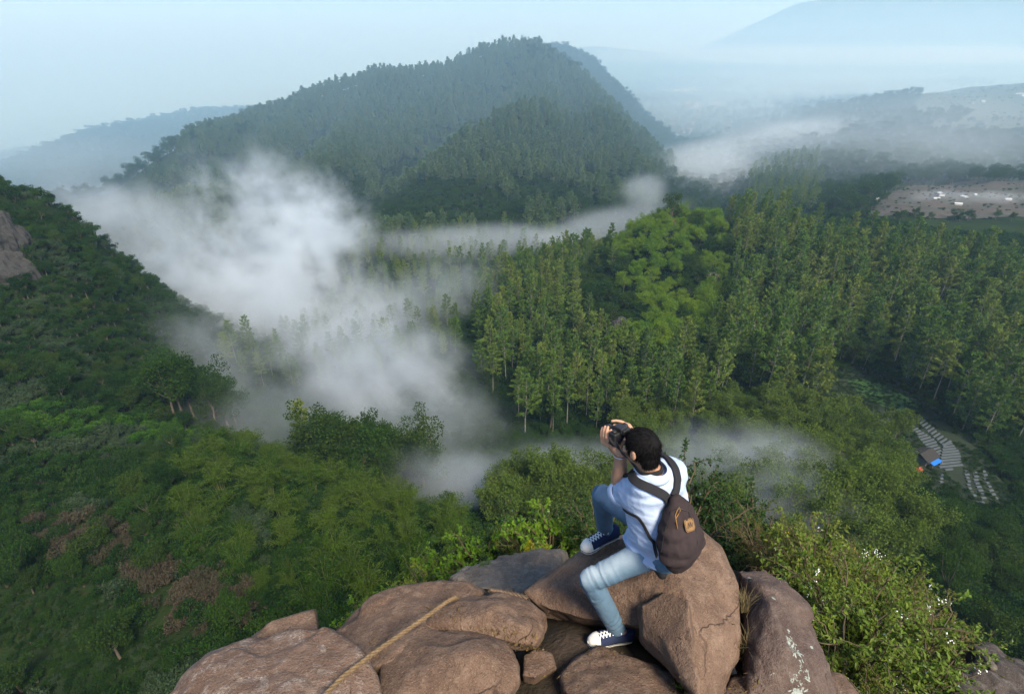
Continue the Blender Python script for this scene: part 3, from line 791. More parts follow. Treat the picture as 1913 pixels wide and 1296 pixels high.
# ------------------------------------------------------------------ trees one can point at are things, the rest are masses
_prs = np.random.RandomState(99)
ADJ = {'pine_tree': ('full crowned', 'high crowned', 'slim', 'bushy', 'bare stemmed', 'short narrow'), 'broadleaf_tree': ('compact', 'rounded', 'spreading', 'tall'), 'bamboo_clump': ('dense', 'arching', 'loose', 'wide')}
def build_kind(kind, lst, limit, mass_name, mass_label):
    xs = np.array([q[:3] for q in lst]); rr = np.array([q[3] for q in lst]); sc = np.array([q[4] for q in lst])
    top = xs + np.array([0, 0, 1.0]) * (sc * 8)[:, None]
    px, py, d = project(top)
    inside = (px > -5) & (px < 1918) & (py > -20) & (py < 1300) & (d > 1)
    vis = inside.copy()
    vis[inside] = visible(top[inside, 0], top[inside, 1], top[inside, 2])
    order = [i for i in np.argsort(rr / sc) if vis[i]][:limit]
    chosen = set(order)
    grp_s = {}
    for i in order: grp_s.setdefault(lst[i][7], []).append(lst[i][4])
    cut = {k_: np.percentile(v_, (33, 67)) for k_, v_ in grp_s.items()}
    for i in order:
        x, y, z, r, s, protos, label, group = lst[i]
        pi_ = _prs.randint(len(protos)); w, l = protos[pi_]
        label = ('smaller', 'middling', 'larger')[int((s > cut[group]).sum())] + ' ' + ADJ[kind][pi_] + ' ' + label if group not in ('lone tree in the fog',) else label
        t = empty(kind, (x, y, z - .15), _prs.uniform(0, 6.28)); t.scale = (s * _prs.uniform(.85, 1.15), s * _prs.uniform(.85, 1.15), s * _prs.uniform(.9, 1.12)); t.rotation_euler[0] = _prs.normal(0, .03); t.rotation_euler[1] = _prs.normal(0, .03)
        tag(t, label, 'bamboo' if kind == 'bamboo_clump' else ('tree' if 'tree' in kind else 'bush'), group)
        link('stem' if kind in ('bamboo_clump', 'bush') else 'trunk', w, t); link('foliage' if kind in ('bamboo_clump', 'bush') else 'crown', l, t)
    rest = [i for i in range(len(lst)) if i not in chosen]
    if rest:
        allp = []
        for i in rest:
            for p in lst[i][5]:
                if p not in allp: allp.append(p)
        var = [allp.index(lst[i][5][_prs.randint(len(lst[i][5]))]) for i in rest]
        mass(mass_name, mass_label, xs[rest] - np.array([0, 0, .15]), sc[rest], var, allp, 5)
build_kind('pine_tree', PLANTS['pine_tree'], 300, 'pine_forest', 'dense pine forest covering the hills')
build_kind('broadleaf_tree', PLANTS['broadleaf_tree'], 300, 'broadleaf_forest', 'leafy woods on the hills and valley floor')
build_kind('bamboo_clump', PLANTS['bamboo_clump'], 300, 'bamboo_grove', 'bamboo grove')
_fx = np.concatenate([f[0] for f in FAR_TREES]); _fy = np.concatenate([f[1] for f in FAR_TREES]); _fz = np.concatenate([f[2] for f in FAR_TREES])
mass('distant_forest', 'far off forest on the blue ridges', np.stack([_fx, _fy, _fz], 1), _prs.uniform(1.0, 1.9, len(_fx)), _prs.randint(0, 4, len(_fx)), BROADS, 6)

# ------------------------------------------------------------------ undergrowth between them
def under(x0, x1, y0, y1, s, seed, r0, r1, smin, smax):
    x, y, z, r, px, py = ground_points(x0, x1, y0, y1, s, seed, r0, r1, 62)
    keep = ~in_poly(px, py, TERR) & ~in_poly(px, py, PLATEAU) & ~in_poly(px, py, [(-80, 420), (15, 420), (35, 500), (20, 540), (-80, 540)])
    bare = in_poly(px, py, BARE) & (r < 120)
    keep &= ~(bare & (np.random.RandomState(seed).rand(len(x)) < .35))
    x, y, z, px, py = x[keep], y[keep], z[keep], px[keep], py[keep]
    n = fbm(x / 9 + 4, y / 9); q = np.random.RandomState(seed + 1)
    var = q.randint(0, 4, len(x))
    strip = in_poly(px, py, [(-20, 740), (130, 770), (330, 800), (420, 830), (260, 850), (60, 830), (-20, 800)])
    var[strip & (q.rand(len(x)) < .75)] = 8
    var[(n > .16) & (px < 500)] = 4 + (q.rand((((n > .16) & (px < 500))).sum()) < .5)
    dry = in_poly(px, py, [(60, 980), (200, 960), (330, 1060), (480, 1100), (470, 1180), (330, 1190), (230, 1080), (90, 1040)]) & (q.rand(len(x)) < .75)
    var[dry] = 6 + q.randint(0, 2, dry.sum())
    sc = q.uniform(smin, smax, len(x)) * np.where(in_poly(px, py, [(-60, 1120), (200, 1110), (330, 1230), (300, 1320), (-60, 1320)]), .5, 1)
    return np.stack([x, y, z], 1), sc, var
_u = [under(-240, 240, 20, 270, 2.3, 51, 24, 260, .55, 1.15), under(-260, 340, 200, 460, 3.6, 53, 260, 440, .8, 1.5),
      under(-420, 320, 380, 720, 5.0, 55, 440, 700, 1.0, 1.8)]
mass('undergrowth', 'bushes and low scrub between the trees', np.concatenate([u[0] for u in _u]), np.concatenate([u[1] for u in _u]), np.concatenate([u[2] for u in _u]),
     BUSHES + BUSH_PALE + BUSH_DRY + BUSH_BRIGHT, 8)
# ================================================================== BOULDERS
def evaluated_mesh(me, mods):
    o = bpy.data.objects.new('tmp', me); COL.objects.link(o)
    for ty, kw in mods:
        m = o.modifiers.new(ty, ty)
        for k, v in kw.items(): setattr(m, k, v)
    dg = bpy.context.evaluated_depsgraph_get(); dg.update()
    out = bpy.data.meshes.new_from_object(o.evaluated_get(dg))
    bpy.data.objects.remove(o)
    return out

def get_co(me):
    a = np.empty(len(me.vertices) * 3, np.float32); me.vertices.foreach_get('co', a); return a.reshape(-1, 3).astype(float)
def get_no(me):
    a = np.empty(len(me.vertices) * 3, np.float32); me.vertices.foreach_get('normal', a); return a.reshape(-1, 3).astype(float)
def set_co(me, V):
    me.vertices.foreach_set('co', np.asarray(V, np.float32).ravel()); me.update()

# 3D value noise, vectorised
_lat3 = np.random.RandomState(3).rand(64, 64, 64)
def vn3(P):
    I = np.floor(P).astype(int); f = P - I; f = f * f * (3 - 2 * f); I = I % 64; J = (I + 1) % 64
    x, y, z = f[:, 0], f[:, 1], f[:, 2]
    c = lambda a, b, d: _lat3[a[:, 0], b[:, 1], d[:, 2]]
    return ((c(I, I, I) * (1 - x) + c(J, I, I) * x) * (1 - y) + (c(I, J, I) * (1 - x) + c(J, J, I) * x) * y) * (1 - z) + \
           ((c(I, I, J) * (1 - x) + c(J, I, J) * x) * (1 - y) + (c(I, J, J) * (1 - x) + c(J, J, J) * x) * y) * z
def fb3(P, o=4, g=0.5):
    s = 0; a = 1.0; t = 0
    for k in range(o): s = s + a * (vn3(P * 2 ** k + 11.7 * k) - .5); t += a; a *= g
    return s / t * 2

def rock_mat(name, base, dark, light, lichen=0.0, pale=0.0):
    m, nt = new_mat(name); g = NT(nt)
    tc = g.n('ShaderNodeTexCoord'); P = tc.outputs['Object']
    n1 = g.noise(P, 2.2, 6, 0.6, 0.4); n2 = g.noise(P, 14, 6, 0.65); n3 = g.noise(P, 70, 4, 0.7)
    c = g.mix(g.ramp(n1, [(0.36, 0.0), (0.66, 1.0)]), dark, base)
    c = g.mix(g.math('MULTIPLY', g.ramp(n2, [(0.48, 0.0), (0.70, 1.0)]), 0.6), c, light)
    c = g.mix(g.math('MULTIPLY', g.ramp(n3, [(0.30, 1.0), (0.46, 0.0)]), 0.55), c, tuple(x * .45 for x in dark))
    n4 = g.noise(P, 150, 3, 0.7)
    c = g.mix(g.math('MULTIPLY', g.ramp(n4, [(0.56, 0.0), (0.68, 1.0)]), 0.5), c, tuple(min(1, x * 1.35) for x in light))
    c = g.mix(g.math('MULTIPLY', g.ramp(n4, [(0.30, 1.0), (0.40, 0.0)]), 0.6), c, tuple(x * .4 for x in dark))
    st = g.noise(P, 5.0, 5, 0.7, 1.2)
    c = g.mix(g.math('MULTIPLY', g.ramp(st, [(0.58, 0.0), (0.72, 1.0)]), .45), c, (dark[0] * .8, dark[1] * .55, dark[2] * .45))
    warp = g.n('ShaderNodeMix', data_type='VECTOR'); warp.inputs[0].default_value = .35
    g.link(P, warp.inputs[4]); nv = g.n('ShaderNodeTexNoise', ins={'Scale': 3.0, 'Detail': 4}); g.link(P, nv.inputs['Vector']); g.link(nv.outputs['Color'], warp.inputs[5])
    crk = g.n('ShaderNodeTexVoronoi', feature='DISTANCE_TO_EDGE', ins={'Scale': 2.2}); g.link(warp.outputs[1], crk.inputs['Vector'])
    gate = g.ramp(g.noise(P, 1.7, 2, .5), [(.54, 0.0), (.60, 1.0)])
    crack = g.math('MULTIPLY', g.ramp(crk.outputs['Distance'], [(0.0, 1.0), (0.012, 0.0)]), gate)
    c = g.mix(g.math('MULTIPLY', crack, .75), c, tuple(x * .25 for x in dark))
    if pale > 0:
        w = g.noise(P, 9.0, 8, 0.75, 1.5); w2 = g.noise(P, 60, 5, 0.7, 2.0)
        f = g.math('MULTIPLY', g.ramp(w, [(0.50, 0.0), (0.60, 1.0)]), g.ramp(w2, [(0.44, 0.0), (0.54, 1.0)]))
        c = g.mix(g.math('MULTIPLY', f, pale), c, (0.34, 0.29, 0.25))
    if lichen > 0:
        rel = g.n('ShaderNodeVectorMath', operation='SUBTRACT'); g.link(P, rel.inputs[0]); rel.inputs[1].default_value = LICHEN[0]
        cr = g.n('ShaderNodeVectorMath', operation='CROSS_PRODUCT'); g.link(rel.outputs[0], cr.inputs[0]); cr.inputs[1].default_value = LICHEN[1]
        ln = g.n('ShaderNodeVectorMath', operation='LENGTH'); g.link(cr.outputs[0], ln.inputs[0])
        dt = g.n('ShaderNodeVectorMath', operation='DOT_PRODUCT'); g.link(rel.outputs[0], dt.inputs[0]); dt.inputs[1].default_value = LICHEN[1]
        ax = g.math('ADD', ln.outputs['Value'], g.math('MULTIPLY', g.math('SUBTRACT', g.noise(P, 9, 4, 0.6), 0.5), 0.12))
        band = g.math('MULTIPLY', g.ramp(ax, [(0.01, 1.0), (0.075, 0.0)]), g.ramp(g.math('ADD', dt.outputs['Value'], 0.5), [(0.48, 0.0), (0.56, 1.0)]))
        v = g.noise(P, 26, 6, 0.72, 0.8)
        thr = g.math('ADD', v, g.math('MULTIPLY', band, 0.20))
        spots = g.n('ShaderNodeTexVoronoi', ins={'Scale': 9.0}); g.link(P, spots.inputs['Vector'])
        sp = g.math('ADD', g.math('MULTIPLY', g.ramp(spots.outputs['Distance'], [(0.10, 1.0), (0.16, 0.0)]), 0.12), thr)
        c = g.mix(g.ramp(sp, [(0.665, 0.0), (0.69, 1.0)]), c, (0.31, 0.35, 0.31))
    b = g.n('ShaderNodeBsdfPrincipled', ins={'Base Color': c, 'Roughness': 0.92, 'Specular IOR Level': 0.25})
    pit = g.n('ShaderNodeTexVoronoi', ins={'Scale': 85.0, 'Randomness': 1.0}); g.link(P, pit.inputs['Vector'])
    h = g.math('ADD', g.math('MULTIPLY', n2, 1.2), g.math('MULTIPLY', g.ramp(pit.outputs['Distance'], [(0.0, 0.0), (0.35, 1.0)]), 0.16))
    h = g.math('ADD', h, g.math('MULTIPLY', n3, 0.75)); h = g.math('ADD', h, g.math('MULTIPLY', n4, 0.30))
    h = g.math('SUBTRACT', h, g.math('MULTIPLY', crack, 0.4))
    bp = g.n('ShaderNodeBump', ins={'Strength': 0.9, 'Distance': 0.02, 'Height': h}); g.link(bp.outputs[0], b.inputs['Normal'])
    o = g.n('ShaderNodeOutputMaterial'); g.link(b.outputs[0], o.inputs['Surface'])
    return m
LICHEN = None
m_rock = rock_mat('brown_rock', (0.170, 0.110, 0.078), (0.090, 0.056, 0.040), (0.25, 0.175, 0.128))
m_rock_pale = rock_mat('pale_streaked_rock', (0.170, 0.112, 0.083), (0.115, 0.070, 0.050), (0.23, 0.168, 0.130), 0, .7)
m_rock_dark = rock_mat('dark_rock', (0.075, 0.06, 0.052), (0.04, 0.032, 0.028), (0.16, 0.14, 0.13))
m_rock_grey = rock_mat('grey_rock', (0.165, 0.138, 0.115), (0.080, 0.068, 0.058), (0.24, 0.205, 0.175))

def boulder(name, label, pts, mat, vox=0.014, smooth=2, amp=0.020, scale=3.5, seed=0, cat='boulder', sink=0.32):
    """hull over the corners seen in the photo plus corners sunk behind and below, then weathered"""
    thick = sink                                    # how far the stone goes back into the heap
    bm = bmesh.new()
    for grp in (pts if isinstance(pts[0], list) else [pts]):
        P = [unproject(*p) for p in grp]
        P = P + [p + unit(p) * thick for p in P] + [p + unit(p) * thick * .6 + np.array([0, 0, -.06]) for p in P]
        vs = [bm.verts.new(tuple(p)) for p in P]
        bmesh.ops.convex_hull(bm, input=vs)
    for v in [v for v in bm.verts if not v.link_faces]: bm.verts.remove(v)
    bmesh.ops.recalc_face_normals(bm, faces=bm.faces)
    me = bpy.data.meshes.new(name); bm.to_mesh(me); bm.free()
    me = evaluated_mesh(me, [('REMESH', dict(mode='VOXEL', voxel_size=vox)), ('SMOOTH', dict(factor=.5, iterations=smooth))])
    V = get_co(me); N = get_no(me)
    n = fb3(V * scale + seed, 4, .5); n2 = fb3(V * scale * 5 + seed * 2, 3, .55)
    rid = 1 - np.abs(fb3(V * scale * .8 + seed + 31, 3)) * 2.2
    # flat spalls: the surface steps down along broken faces
    sp = fb3(V * 2.3 + seed * 3, 3); n = n + .9 * np.clip((sp - .05) * 14, -1, 1) * .5
    V = V + N * (amp * n * 1.6 + amp * .28 * n2 - amp * .9 * np.clip(rid - .82, 0, 1) * 3)[:, None]
    org = V.mean(0)
    set_co(me, V - org)
    me.polygons.foreach_set('use_smooth', np.ones(len(me.polygons), bool))
    me.materials.clear(); me.materials.append(mat)
    o = link(name, me, None, org)
    tag(o, label, cat)
    return o

ROCKS = []
seat = boulder('boulder', 'huge brown boulder that the photographer sits on',
    [[(978, 1106, 3.35), (1023, 1142, 3.22), (1040, 1075, 3.36), (1095, 1014, 3.52), (1150, 1003, 3.42), (1085, 1091, 3.17), (1212, 1052, 3.03), (1262, 1040, 3.00), (1312, 986, 3.22),
     (1346, 1020, 3.18), (1383, 1090, 3.03), (1386, 1150, 2.93), (1380, 1200, 2.85), (1284, 1116, 2.84), (1292, 1196, 2.80), (1224, 1190, 3.08), (1110, 1163, 3.24)],
     [(1262, 1040, 3.00), (1312, 990, 3.22), (1346, 1022, 3.18), (1383, 1092, 3.03), (1386, 1150, 2.93), (1368, 1240, 2.78), (1352, 1340, 2.62), (1284, 1116, 2.84), (1306, 1300, 2.58), (1292, 1196, 2.76)]],
    m_rock, smooth=2, amp=.016, seed=1.3, sink=.40)
wedge = boulder('boulder', 'wedge shaped brown rock leaning on the front of the huge boulder',
    [(1196, 1130, 2.87), (1240, 1101, 2.84), (1286, 1118, 2.72), (1294, 1200, 2.58), (1310, 1310, 2.42), (1266, 1256, 2.60), (1200, 1186, 2.82)],
    m_rock, smooth=2, amp=.010, seed=4.1, sink=.16)
lich = boulder('boulder', 'tall dark brown boulder with white lichen streaks next to the shrubs',
    [(1378, 1064, 3.30), (1425, 1062, 3.35), (1472, 1086, 3.25), (1512, 1135, 3.05), (1538, 1215, 2.85), (1556, 1320, 2.62), (1392, 1320, 2.62), (1440, 1120, 2.90), (1470, 1210, 2.72), (1392, 1150, 2.98), (1385, 1240, 2.84)],
    m_rock, smooth=5, amp=.022, scale=3.0, seed=7.7)
lich.data.materials.clear()
_la = unproject(1474, 1165, 2.83); _lb = unproject(1492, 1296, 2.66)
LICHEN = (tuple(_la - np.array(lich.location)), tuple(unit(_lb - _la)))
lich.data.materials.append(rock_mat('lichen_rock', (0.115, 0.080, 0.066), (0.068, 0.046, 0.039), (0.17, 0.13, 0.112), 1.0))
boulder('boulder', 'broad pale streaked boulder with the rope across its corner',
    [(285, 1320, 2.34), (388, 1224, 2.52), (470, 1193, 2.62), (545, 1169, 2.66), (600, 1172, 2.62), (650, 1197, 2.56), (672, 1216, 2.50), (702, 1268, 2.38), (715, 1330, 2.26), (520, 1330, 2.16), (420, 1330, 2.22)],
    m_rock_pale, smooth=2, amp=.016, seed=9.2, sink=.30)
boulder('boulder', 'thin pointed brown slab sticking up behind the pale streaked boulder',
    [(462, 1198, 2.86), (505, 1164, 2.92), (548, 1150, 2.96), (588, 1138, 2.98), (593, 1170, 2.88), (592, 1200, 2.80)], m_rock, smooth=1, amp=.008, seed=2.2)
boulder('boulder', 'rounded brown boulder behind the rope beside the green slope',
    [(628, 1182, 2.98), (692, 1122, 3.18), (700, 1117, 3.2), (752, 1098, 3.26), (820, 1085, 3.30), (872, 1090, 3.28), (902, 1108, 3.22), (860, 1150, 3.0), (780, 1135, 3.0), (690, 1250, 2.62), (640, 1200, 2.86), (730, 1240, 2.62)],
    m_rock, smooth=2, amp=.016, seed=5.5)
boulder('boulder', 'smooth brown boulder touching the huge boulder with dry leaves under its edge',
    [(800, 1164, 2.92), (838, 1124, 3.05), (880, 1108, 3.12), (935, 1107, 3.14), (985, 1122, 3.08), (1018, 1148, 2.98), (1020, 1180, 2.88), (1000, 1208, 2.80), (965, 1206, 2.76), (948, 1180, 2.82), (870, 1166, 2.88), (925, 1140, 2.86), (975, 1165, 2.78)],
    m_rock, smooth=2, amp=.014, seed=6.6, sink=.2)
boulder('boulder', 'squarish brown boulder in front between the rope and the shaded hollow',
    [(714, 1222, 2.70), (742, 1186, 2.82), (792, 1166, 2.88), (880, 1172, 2.84), (948, 1190, 2.76), (970, 1226, 2.66), (972, 1265, 2.56), (940, 1320, 2.42), (718, 1320, 2.40), (830, 1225, 2.56), (905, 1220, 2.56), (712, 1260, 2.58)],
    m_rock, smooth=2, amp=.014, seed=8.8, sink=.2)
boulder('stone', 'small brown stone wedged at the edge of the shaded hollow',
    [(978, 1222, 2.84), (1000, 1208, 2.88), (1032, 1218, 2.86), (1041, 1245, 2.78), (1000, 1268, 2.68), (975, 1262, 2.68)], m_rock, smooth=2, amp=.010, seed=3.3, cat='stone', sink=.2, vox=.010)
boulder('boulder', 'low brown boulder under the lower sneaker',
    [(1045, 1262, 2.72), (1072, 1232, 2.84), (1118, 1211, 2.92), (1180, 1232, 2.84), (1258, 1256, 2.74), (1276, 1320, 2.52), (1060, 1320, 2.48), (1160, 1268, 2.66)],
    m_rock, smooth=2, amp=.014, seed=3.9, sink=.15)
boulder('boulder', 'grey rock slab at the edge of the green slope behind the brown boulders',
    [(842, 1080, 4.55), (890, 1051, 4.8), (950, 1035, 4.95), (1012, 1030, 5.0), (1054, 1036, 4.9), (1050, 1060, 4.7), (985, 1108, 4.1), (900, 1100, 4.2)],
    m_rock_grey, smooth=2, amp=.03, seed=12.1, vox=.022)
boulder('stone', 'flat brown stone in the gap beside the lichen boulder',
    [(1345, 1300, 2.66), (1362, 1262, 2.80), (1400, 1255, 2.84), (1432, 1275, 2.74), (1436, 1320, 2.56), (1350, 1330, 2.54)], m_rock, smooth=2, amp=.012, seed=14.4, cat='stone', sink=.2)
boulder('boulder', 'brown rock shoulder between the lichen boulder and the shrubs',
    [(1540, 1250, 3.1), (1575, 1262, 3.15), (1604, 1300, 3.0), (1612, 1340, 2.9), (1530, 1340, 2.8)], m_rock, smooth=2, amp=.014, seed=15.4)
boulder('boulder', 'dark brown rock at the foot of the shrubs near the frame corner',
    [(1785, 1262, 4.4), (1815, 1214, 4.75), (1850, 1208, 4.9), (1905, 1236, 4.7), (1940, 1270, 4.5), (1950, 1330, 4.1), (1790, 1330, 4.0), (1860, 1270, 4.3)],
    m_rock_dark, smooth=2, amp=.05, seed=17.4, vox=.025, scale=2.2)  # darker stone than the other boulders
boulder('stone', 'grey flat faced stone lying on the dark rock near the frame corner',
    [(1838, 1226, 4.6), (1870, 1232, 4.62), (1882, 1252, 4.5), (1850, 1246, 4.45)], m_rock_grey, smooth=1, amp=.01, seed=18.4, cat='stone', sink=.12)

# ------------------------------------------------------------------ rope
def rope(name, label, pts, rad, mat, pitch=0.085):
    P = np.array([unproject(*p) for p in pts])
    t = np.linspace(0, 1, len(P)); seg = np.linalg.norm(np.diff(P, axis=0), axis=1).sum()
    n = int(seg / .006); tt = np.linspace(0, 1, n)
    # smooth path
    C = np.stack([np.interp(tt, t, P[:, i]) for i in range(3)], 1)
    for _ in range(12): C[1:-1] = (C[:-2] + C[2:]) / 2 * .5 + C[1:-1] * .5
    C[:, 2] -= .012 * np.sin(tt * math.pi)
    T = unit(np.gradient(C, axis=0)); A = unit(np.cross(T, np.array([0, 0, 1.0]))); B = np.cross(T, A)
    s = tt * seg; parts = []
    for k in range(3):
        ph = s / pitch * 2 * math.pi + k * 2.094
        Q = C + (A * np.cos(ph)[:, None] + B * np.sin(ph)[:, None]) * rad * .52
        parts.append(tube(Q, rad * .60, 8))
    rs_ = np.random.RandomState(4); m = 900
    i = rs_.randint(0, n, m); dd = sphere_dirs(m, rs_)
    V, F, _ = leaf_quads(C[i] + dd * rad * .8, unit(dd + T[i] * rs_.normal(0, 1, (m, 1))), rs_.uniform(.008, .022, m), .0012, rs_)
    parts.append((V, F))
    V, F = merge(parts)
    o = link(name, mesh_from(name, V, F, mat)); tag(o, label, 'rope'); return o
m_rope = plain_mat('jute_fibre', (0.20, 0.135, 0.072), 0.95, 0.35, 60, bump=.002, bump_scale=400)
rope('rope', 'thick tan twisted rope stretched over the boulders', [(585, 1320, 2.12), (640, 1262, 2.30), (700, 1215, 2.47), (760, 1173, 2.68), (812, 1137, 2.86), (838, 1119, 2.97), (850, 1114, 3.04), (858, 1122, 3.2)], .0105, m_rope)
rope('rope', 'short dark rope end lying in the crack beside the huge boulder', [(915, 1103, 3.2), (935, 1103, 3.26), (960, 1108, 3.24), (985, 1116, 3.2)], .012, plain_mat('old_rope', (0.16, 0.11, 0.075), .95, .4, 60))
# ================================================================== PERSON
def capsule(a, b, ra, rb, k=16):
    """tapered limb with round ends"""
    a = np.asarray(a, float); b = np.asarray(b, float); ax = unit(b - a)
    t = np.linspace(0, math.pi / 2, 5)[::-1]
    P = [a - ax * ra * math.sin(x) for x in t] + [b + ax * rb * math.sin(x) for x in t[::-1]]
    rr = [max(ra * math.cos(x), 1e-4) for x in t] + [max(rb * math.cos(x), 1e-4) for x in t[::-1]]
    P = np.array(P); up = np.array([.3, .5, .8]) if abs(ax[2]) < .9 else np.array([1., .2, 0])
    A = unit(np.cross(ax, up)); B = np.cross(ax, A); th = np.linspace(0, 2 * math.pi, k, endpoint=False)
    V = (P[:, None] + (A * np.cos(th)[:, None] + B * np.sin(th)[:, None])[None] * np.array(rr)[:, None, None]).reshape(-1, 3)
    n = len(P); i, j = np.meshgrid(np.arange(n - 1), np.arange(k), indexing='ij')
    p = (i * k + j).ravel(); q = (i * k + (j + 1) % k).ravel()
    return V, np.stack([p, q, q + k, p + k], 1)[:, ::-1]
def ellipsoid(c, r, M=None, k=20):
    t = np.linspace(1e-3, math.pi - 1e-3, k // 2 + 2); th = np.linspace(0, 2 * math.pi, k, endpoint=False)
    V = np.stack([np.sin(t)[:, None] * np.cos(th), np.sin(t)[:, None] * np.sin(th), np.cos(t)[:, None] * np.ones(k)], -1).reshape(-1, 3) * np.array(r)
    if M is not None: V = V @ np.asarray(M).T
    n = len(t); i, j = np.meshgrid(np.arange(n - 1), np.arange(k), indexing='ij')
    p = (i * k + j).ravel(); q = (i * k + (j + 1) % k).ravel()
    return V + np.asarray(c), np.stack([p, p + k, q + k, q], 1)
def chain(pts, rads, k=16):
    return [capsule(pts[i], pts[i + 1], rads[i], rads[i + 1], k) for i in range(len(pts) - 1)]
def blob(name, parts, vox, smooth=4, fac=.5):
    V, F = merge(parts)
    return evaluated_mesh(mesh_from(name, V, F), [('REMESH', dict(mode='VOXEL', voxel_size=vox)), ('SMOOTH', dict(factor=fac, iterations=smooth))])
def solve_d(parent, px, py, L, far=True):
    r = unproject(px, py, 1.0); a = r @ r; b = -2 * r @ parent; c = parent @ parent - L * L; D = max(0, b * b - 4 * a * c)
    return r * ((-b + (1 if far else -1) * math.sqrt(D)) / (2 * a))
def finish(me, mat):
    me.polygons.foreach_set('use_smooth', np.ones(len(me.polygons), bool)); me.materials.clear(); me.materials.append(mat); return me

FWD = np.array([-.665, .747, 0]); RGT = np.array([.747, .665, 0]); UP = np.array([0, 0, 1.0]); BCK = -FWD
hipL = unproject(1226, 1026, 2.84); hipR = unproject(1246, 1004, 2.97)
kneeL = unproject(1110, 1080, 2.88); kneeL = hipL + unit(kneeL - hipL) * .385
ankL = solve_d(kneeL, 1152, 1172, .42)
kneeR = unproject(1127, 925, 3.10); kneeR = hipR + unit(kneeR - hipR) * max(.41, np.linalg.norm(kneeR - hipR))
ankR = solve_d(kneeR, 1130, 986, .41)
pel = (hipL + hipR) / 2
neck = unproject(1217, 872, 2.63)
shL = unproject(1197, 906, 2.60); shR = unproject(1256, 872, 2.82)
chest = (shL + shR) / 2 + np.array([0, 0, -.10]) + FWD * .015
waist = pel * .55 + chest * .45 + BCK * .02
headc = unproject(1200, 838, 2.60)
FACE = unit(np.array([-.60, .79, -.04])); FR = unit(np.cross(FACE, UP)); FU = np.cross(FR, FACE)
HM = np.stack([FR, FACE, FU], 1) * .91                       # local head axes: right, front, up
def hp(r, f, u): return headc + HM @ np.array([r, f, u])
camc = headc + FACE * .148 + np.array([0, 0, .000])
elbL = unproject(1156, 922, 2.84)
wriL = unproject(1159, 846, 2.72)
elbR = shR + FWD * .20 + RGT * .05 + np.array([0, 0, -.12])
wriR = camc + FR * .112 - FACE * .03 + np.array([0, 0, -.075])

m_skin = plain_mat('skin', (0.40, 0.215, 0.135), 0.55, 0.15, 30, spec=.4)
def cloth_mat(name, a, b, weave=900, var_scale=7, fade_lit=None):
    m, nt = new_mat(name); g = NT(nt)
    tc = g.n('ShaderNodeTexCoord'); P = tc.outputs['Object']
    n = g.noise(P, var_scale, 5, 0.6); f = g.noise(P, weave, 2, 0.5)
    c = g.mix(g.ramp(n, [(0.35, 0.0), (0.65, 1.0)]), a, b)
    if fade_lit:
        at = g.n('ShaderNodeAttribute', attribute_name='fade_lit')
        c = g.mix(at.outputs['Fac'], c, fade_lit)
    c = g.mix(g.math('MULTIPLY', g.ramp(f, [(0.3, 0.0), (0.7, 1.0)]), .35), c, tuple(x * .6 for x in a))
    s = g.n('ShaderNodeBsdfPrincipled', ins={'Base Color': c, 'Roughness': 0.95, 'Specular IOR Level': 0.15})
    bp = g.n('ShaderNodeBump', ins={'Distance': 0.0012, 'Height': f}); g.link(bp.outputs[0], s.inputs['Normal'])
    o = g.n('ShaderNodeOutputMaterial'); g.link(s.outputs[0], o.inputs['Surface'])
    return m
m_shirt = cloth_mat('pale_blue_chambray', (0.42, 0.50, 0.66), (0.37, 0.455, 0.64))
m_denim = cloth_mat('washed_denim', (0.095, 0.160, 0.228), (0.070, 0.125, 0.188), fade_lit=(0.42, 0.50, 0.55))
m_navy = cloth_mat('navy_canvas', (0.022, 0.032, 0.075), (0.018, 0.026, 0.06))
m_rubber = plain_mat('white_rubber', (0.62, 0.60, 0.56), 0.6, .15, 30)
m_lace = plain_mat('white_cotton', (0.72, 0.72, 0.70), 0.9, .1, 90)
m_hair = plain_mat('black_hair', (0.006, 0.0055, 0.006), 0.8, 0.3, 40, spec=.10)
m_black = plain_mat('black_plastic', (0.018, 0.018, 0.019), 0.45, 0.3, 30, spec=.5)
m_leather = plain_mat('black_leatherette', (0.014, 0.014, 0.015), 0.7, 0.3, 200, bump=.0006, bump_scale=900)
m_glass = plain_mat('lens_glass', (0.01, 0.012, 0.02), 0.05, 0.1, 5, spec=.8)
m_steel = plain_mat('steel', (0.55, 0.55, 0.55), 0.3, 0.1, 30, metal=1)
m_pack = cloth_mat('plum_brown_canvas', (0.038, 0.028, 0.029), (0.029, 0.021, 0.022), 700)
m_strap = cloth_mat('black_webbing', (0.018, 0.018, 0.021), (0.024, 0.024, 0.027), 1200)
m_tan = plain_mat('tan_leather', (0.20, 0.11, 0.04), 0.6, .2, 40)
m_dark = plain_mat('embossed_dark', (0.05, 0.03, 0.02), 0.7, .2, 40)
m_orange = plain_mat('orange_cord', (0.24, 0.12, 0.03), 0.7, .2, 80)

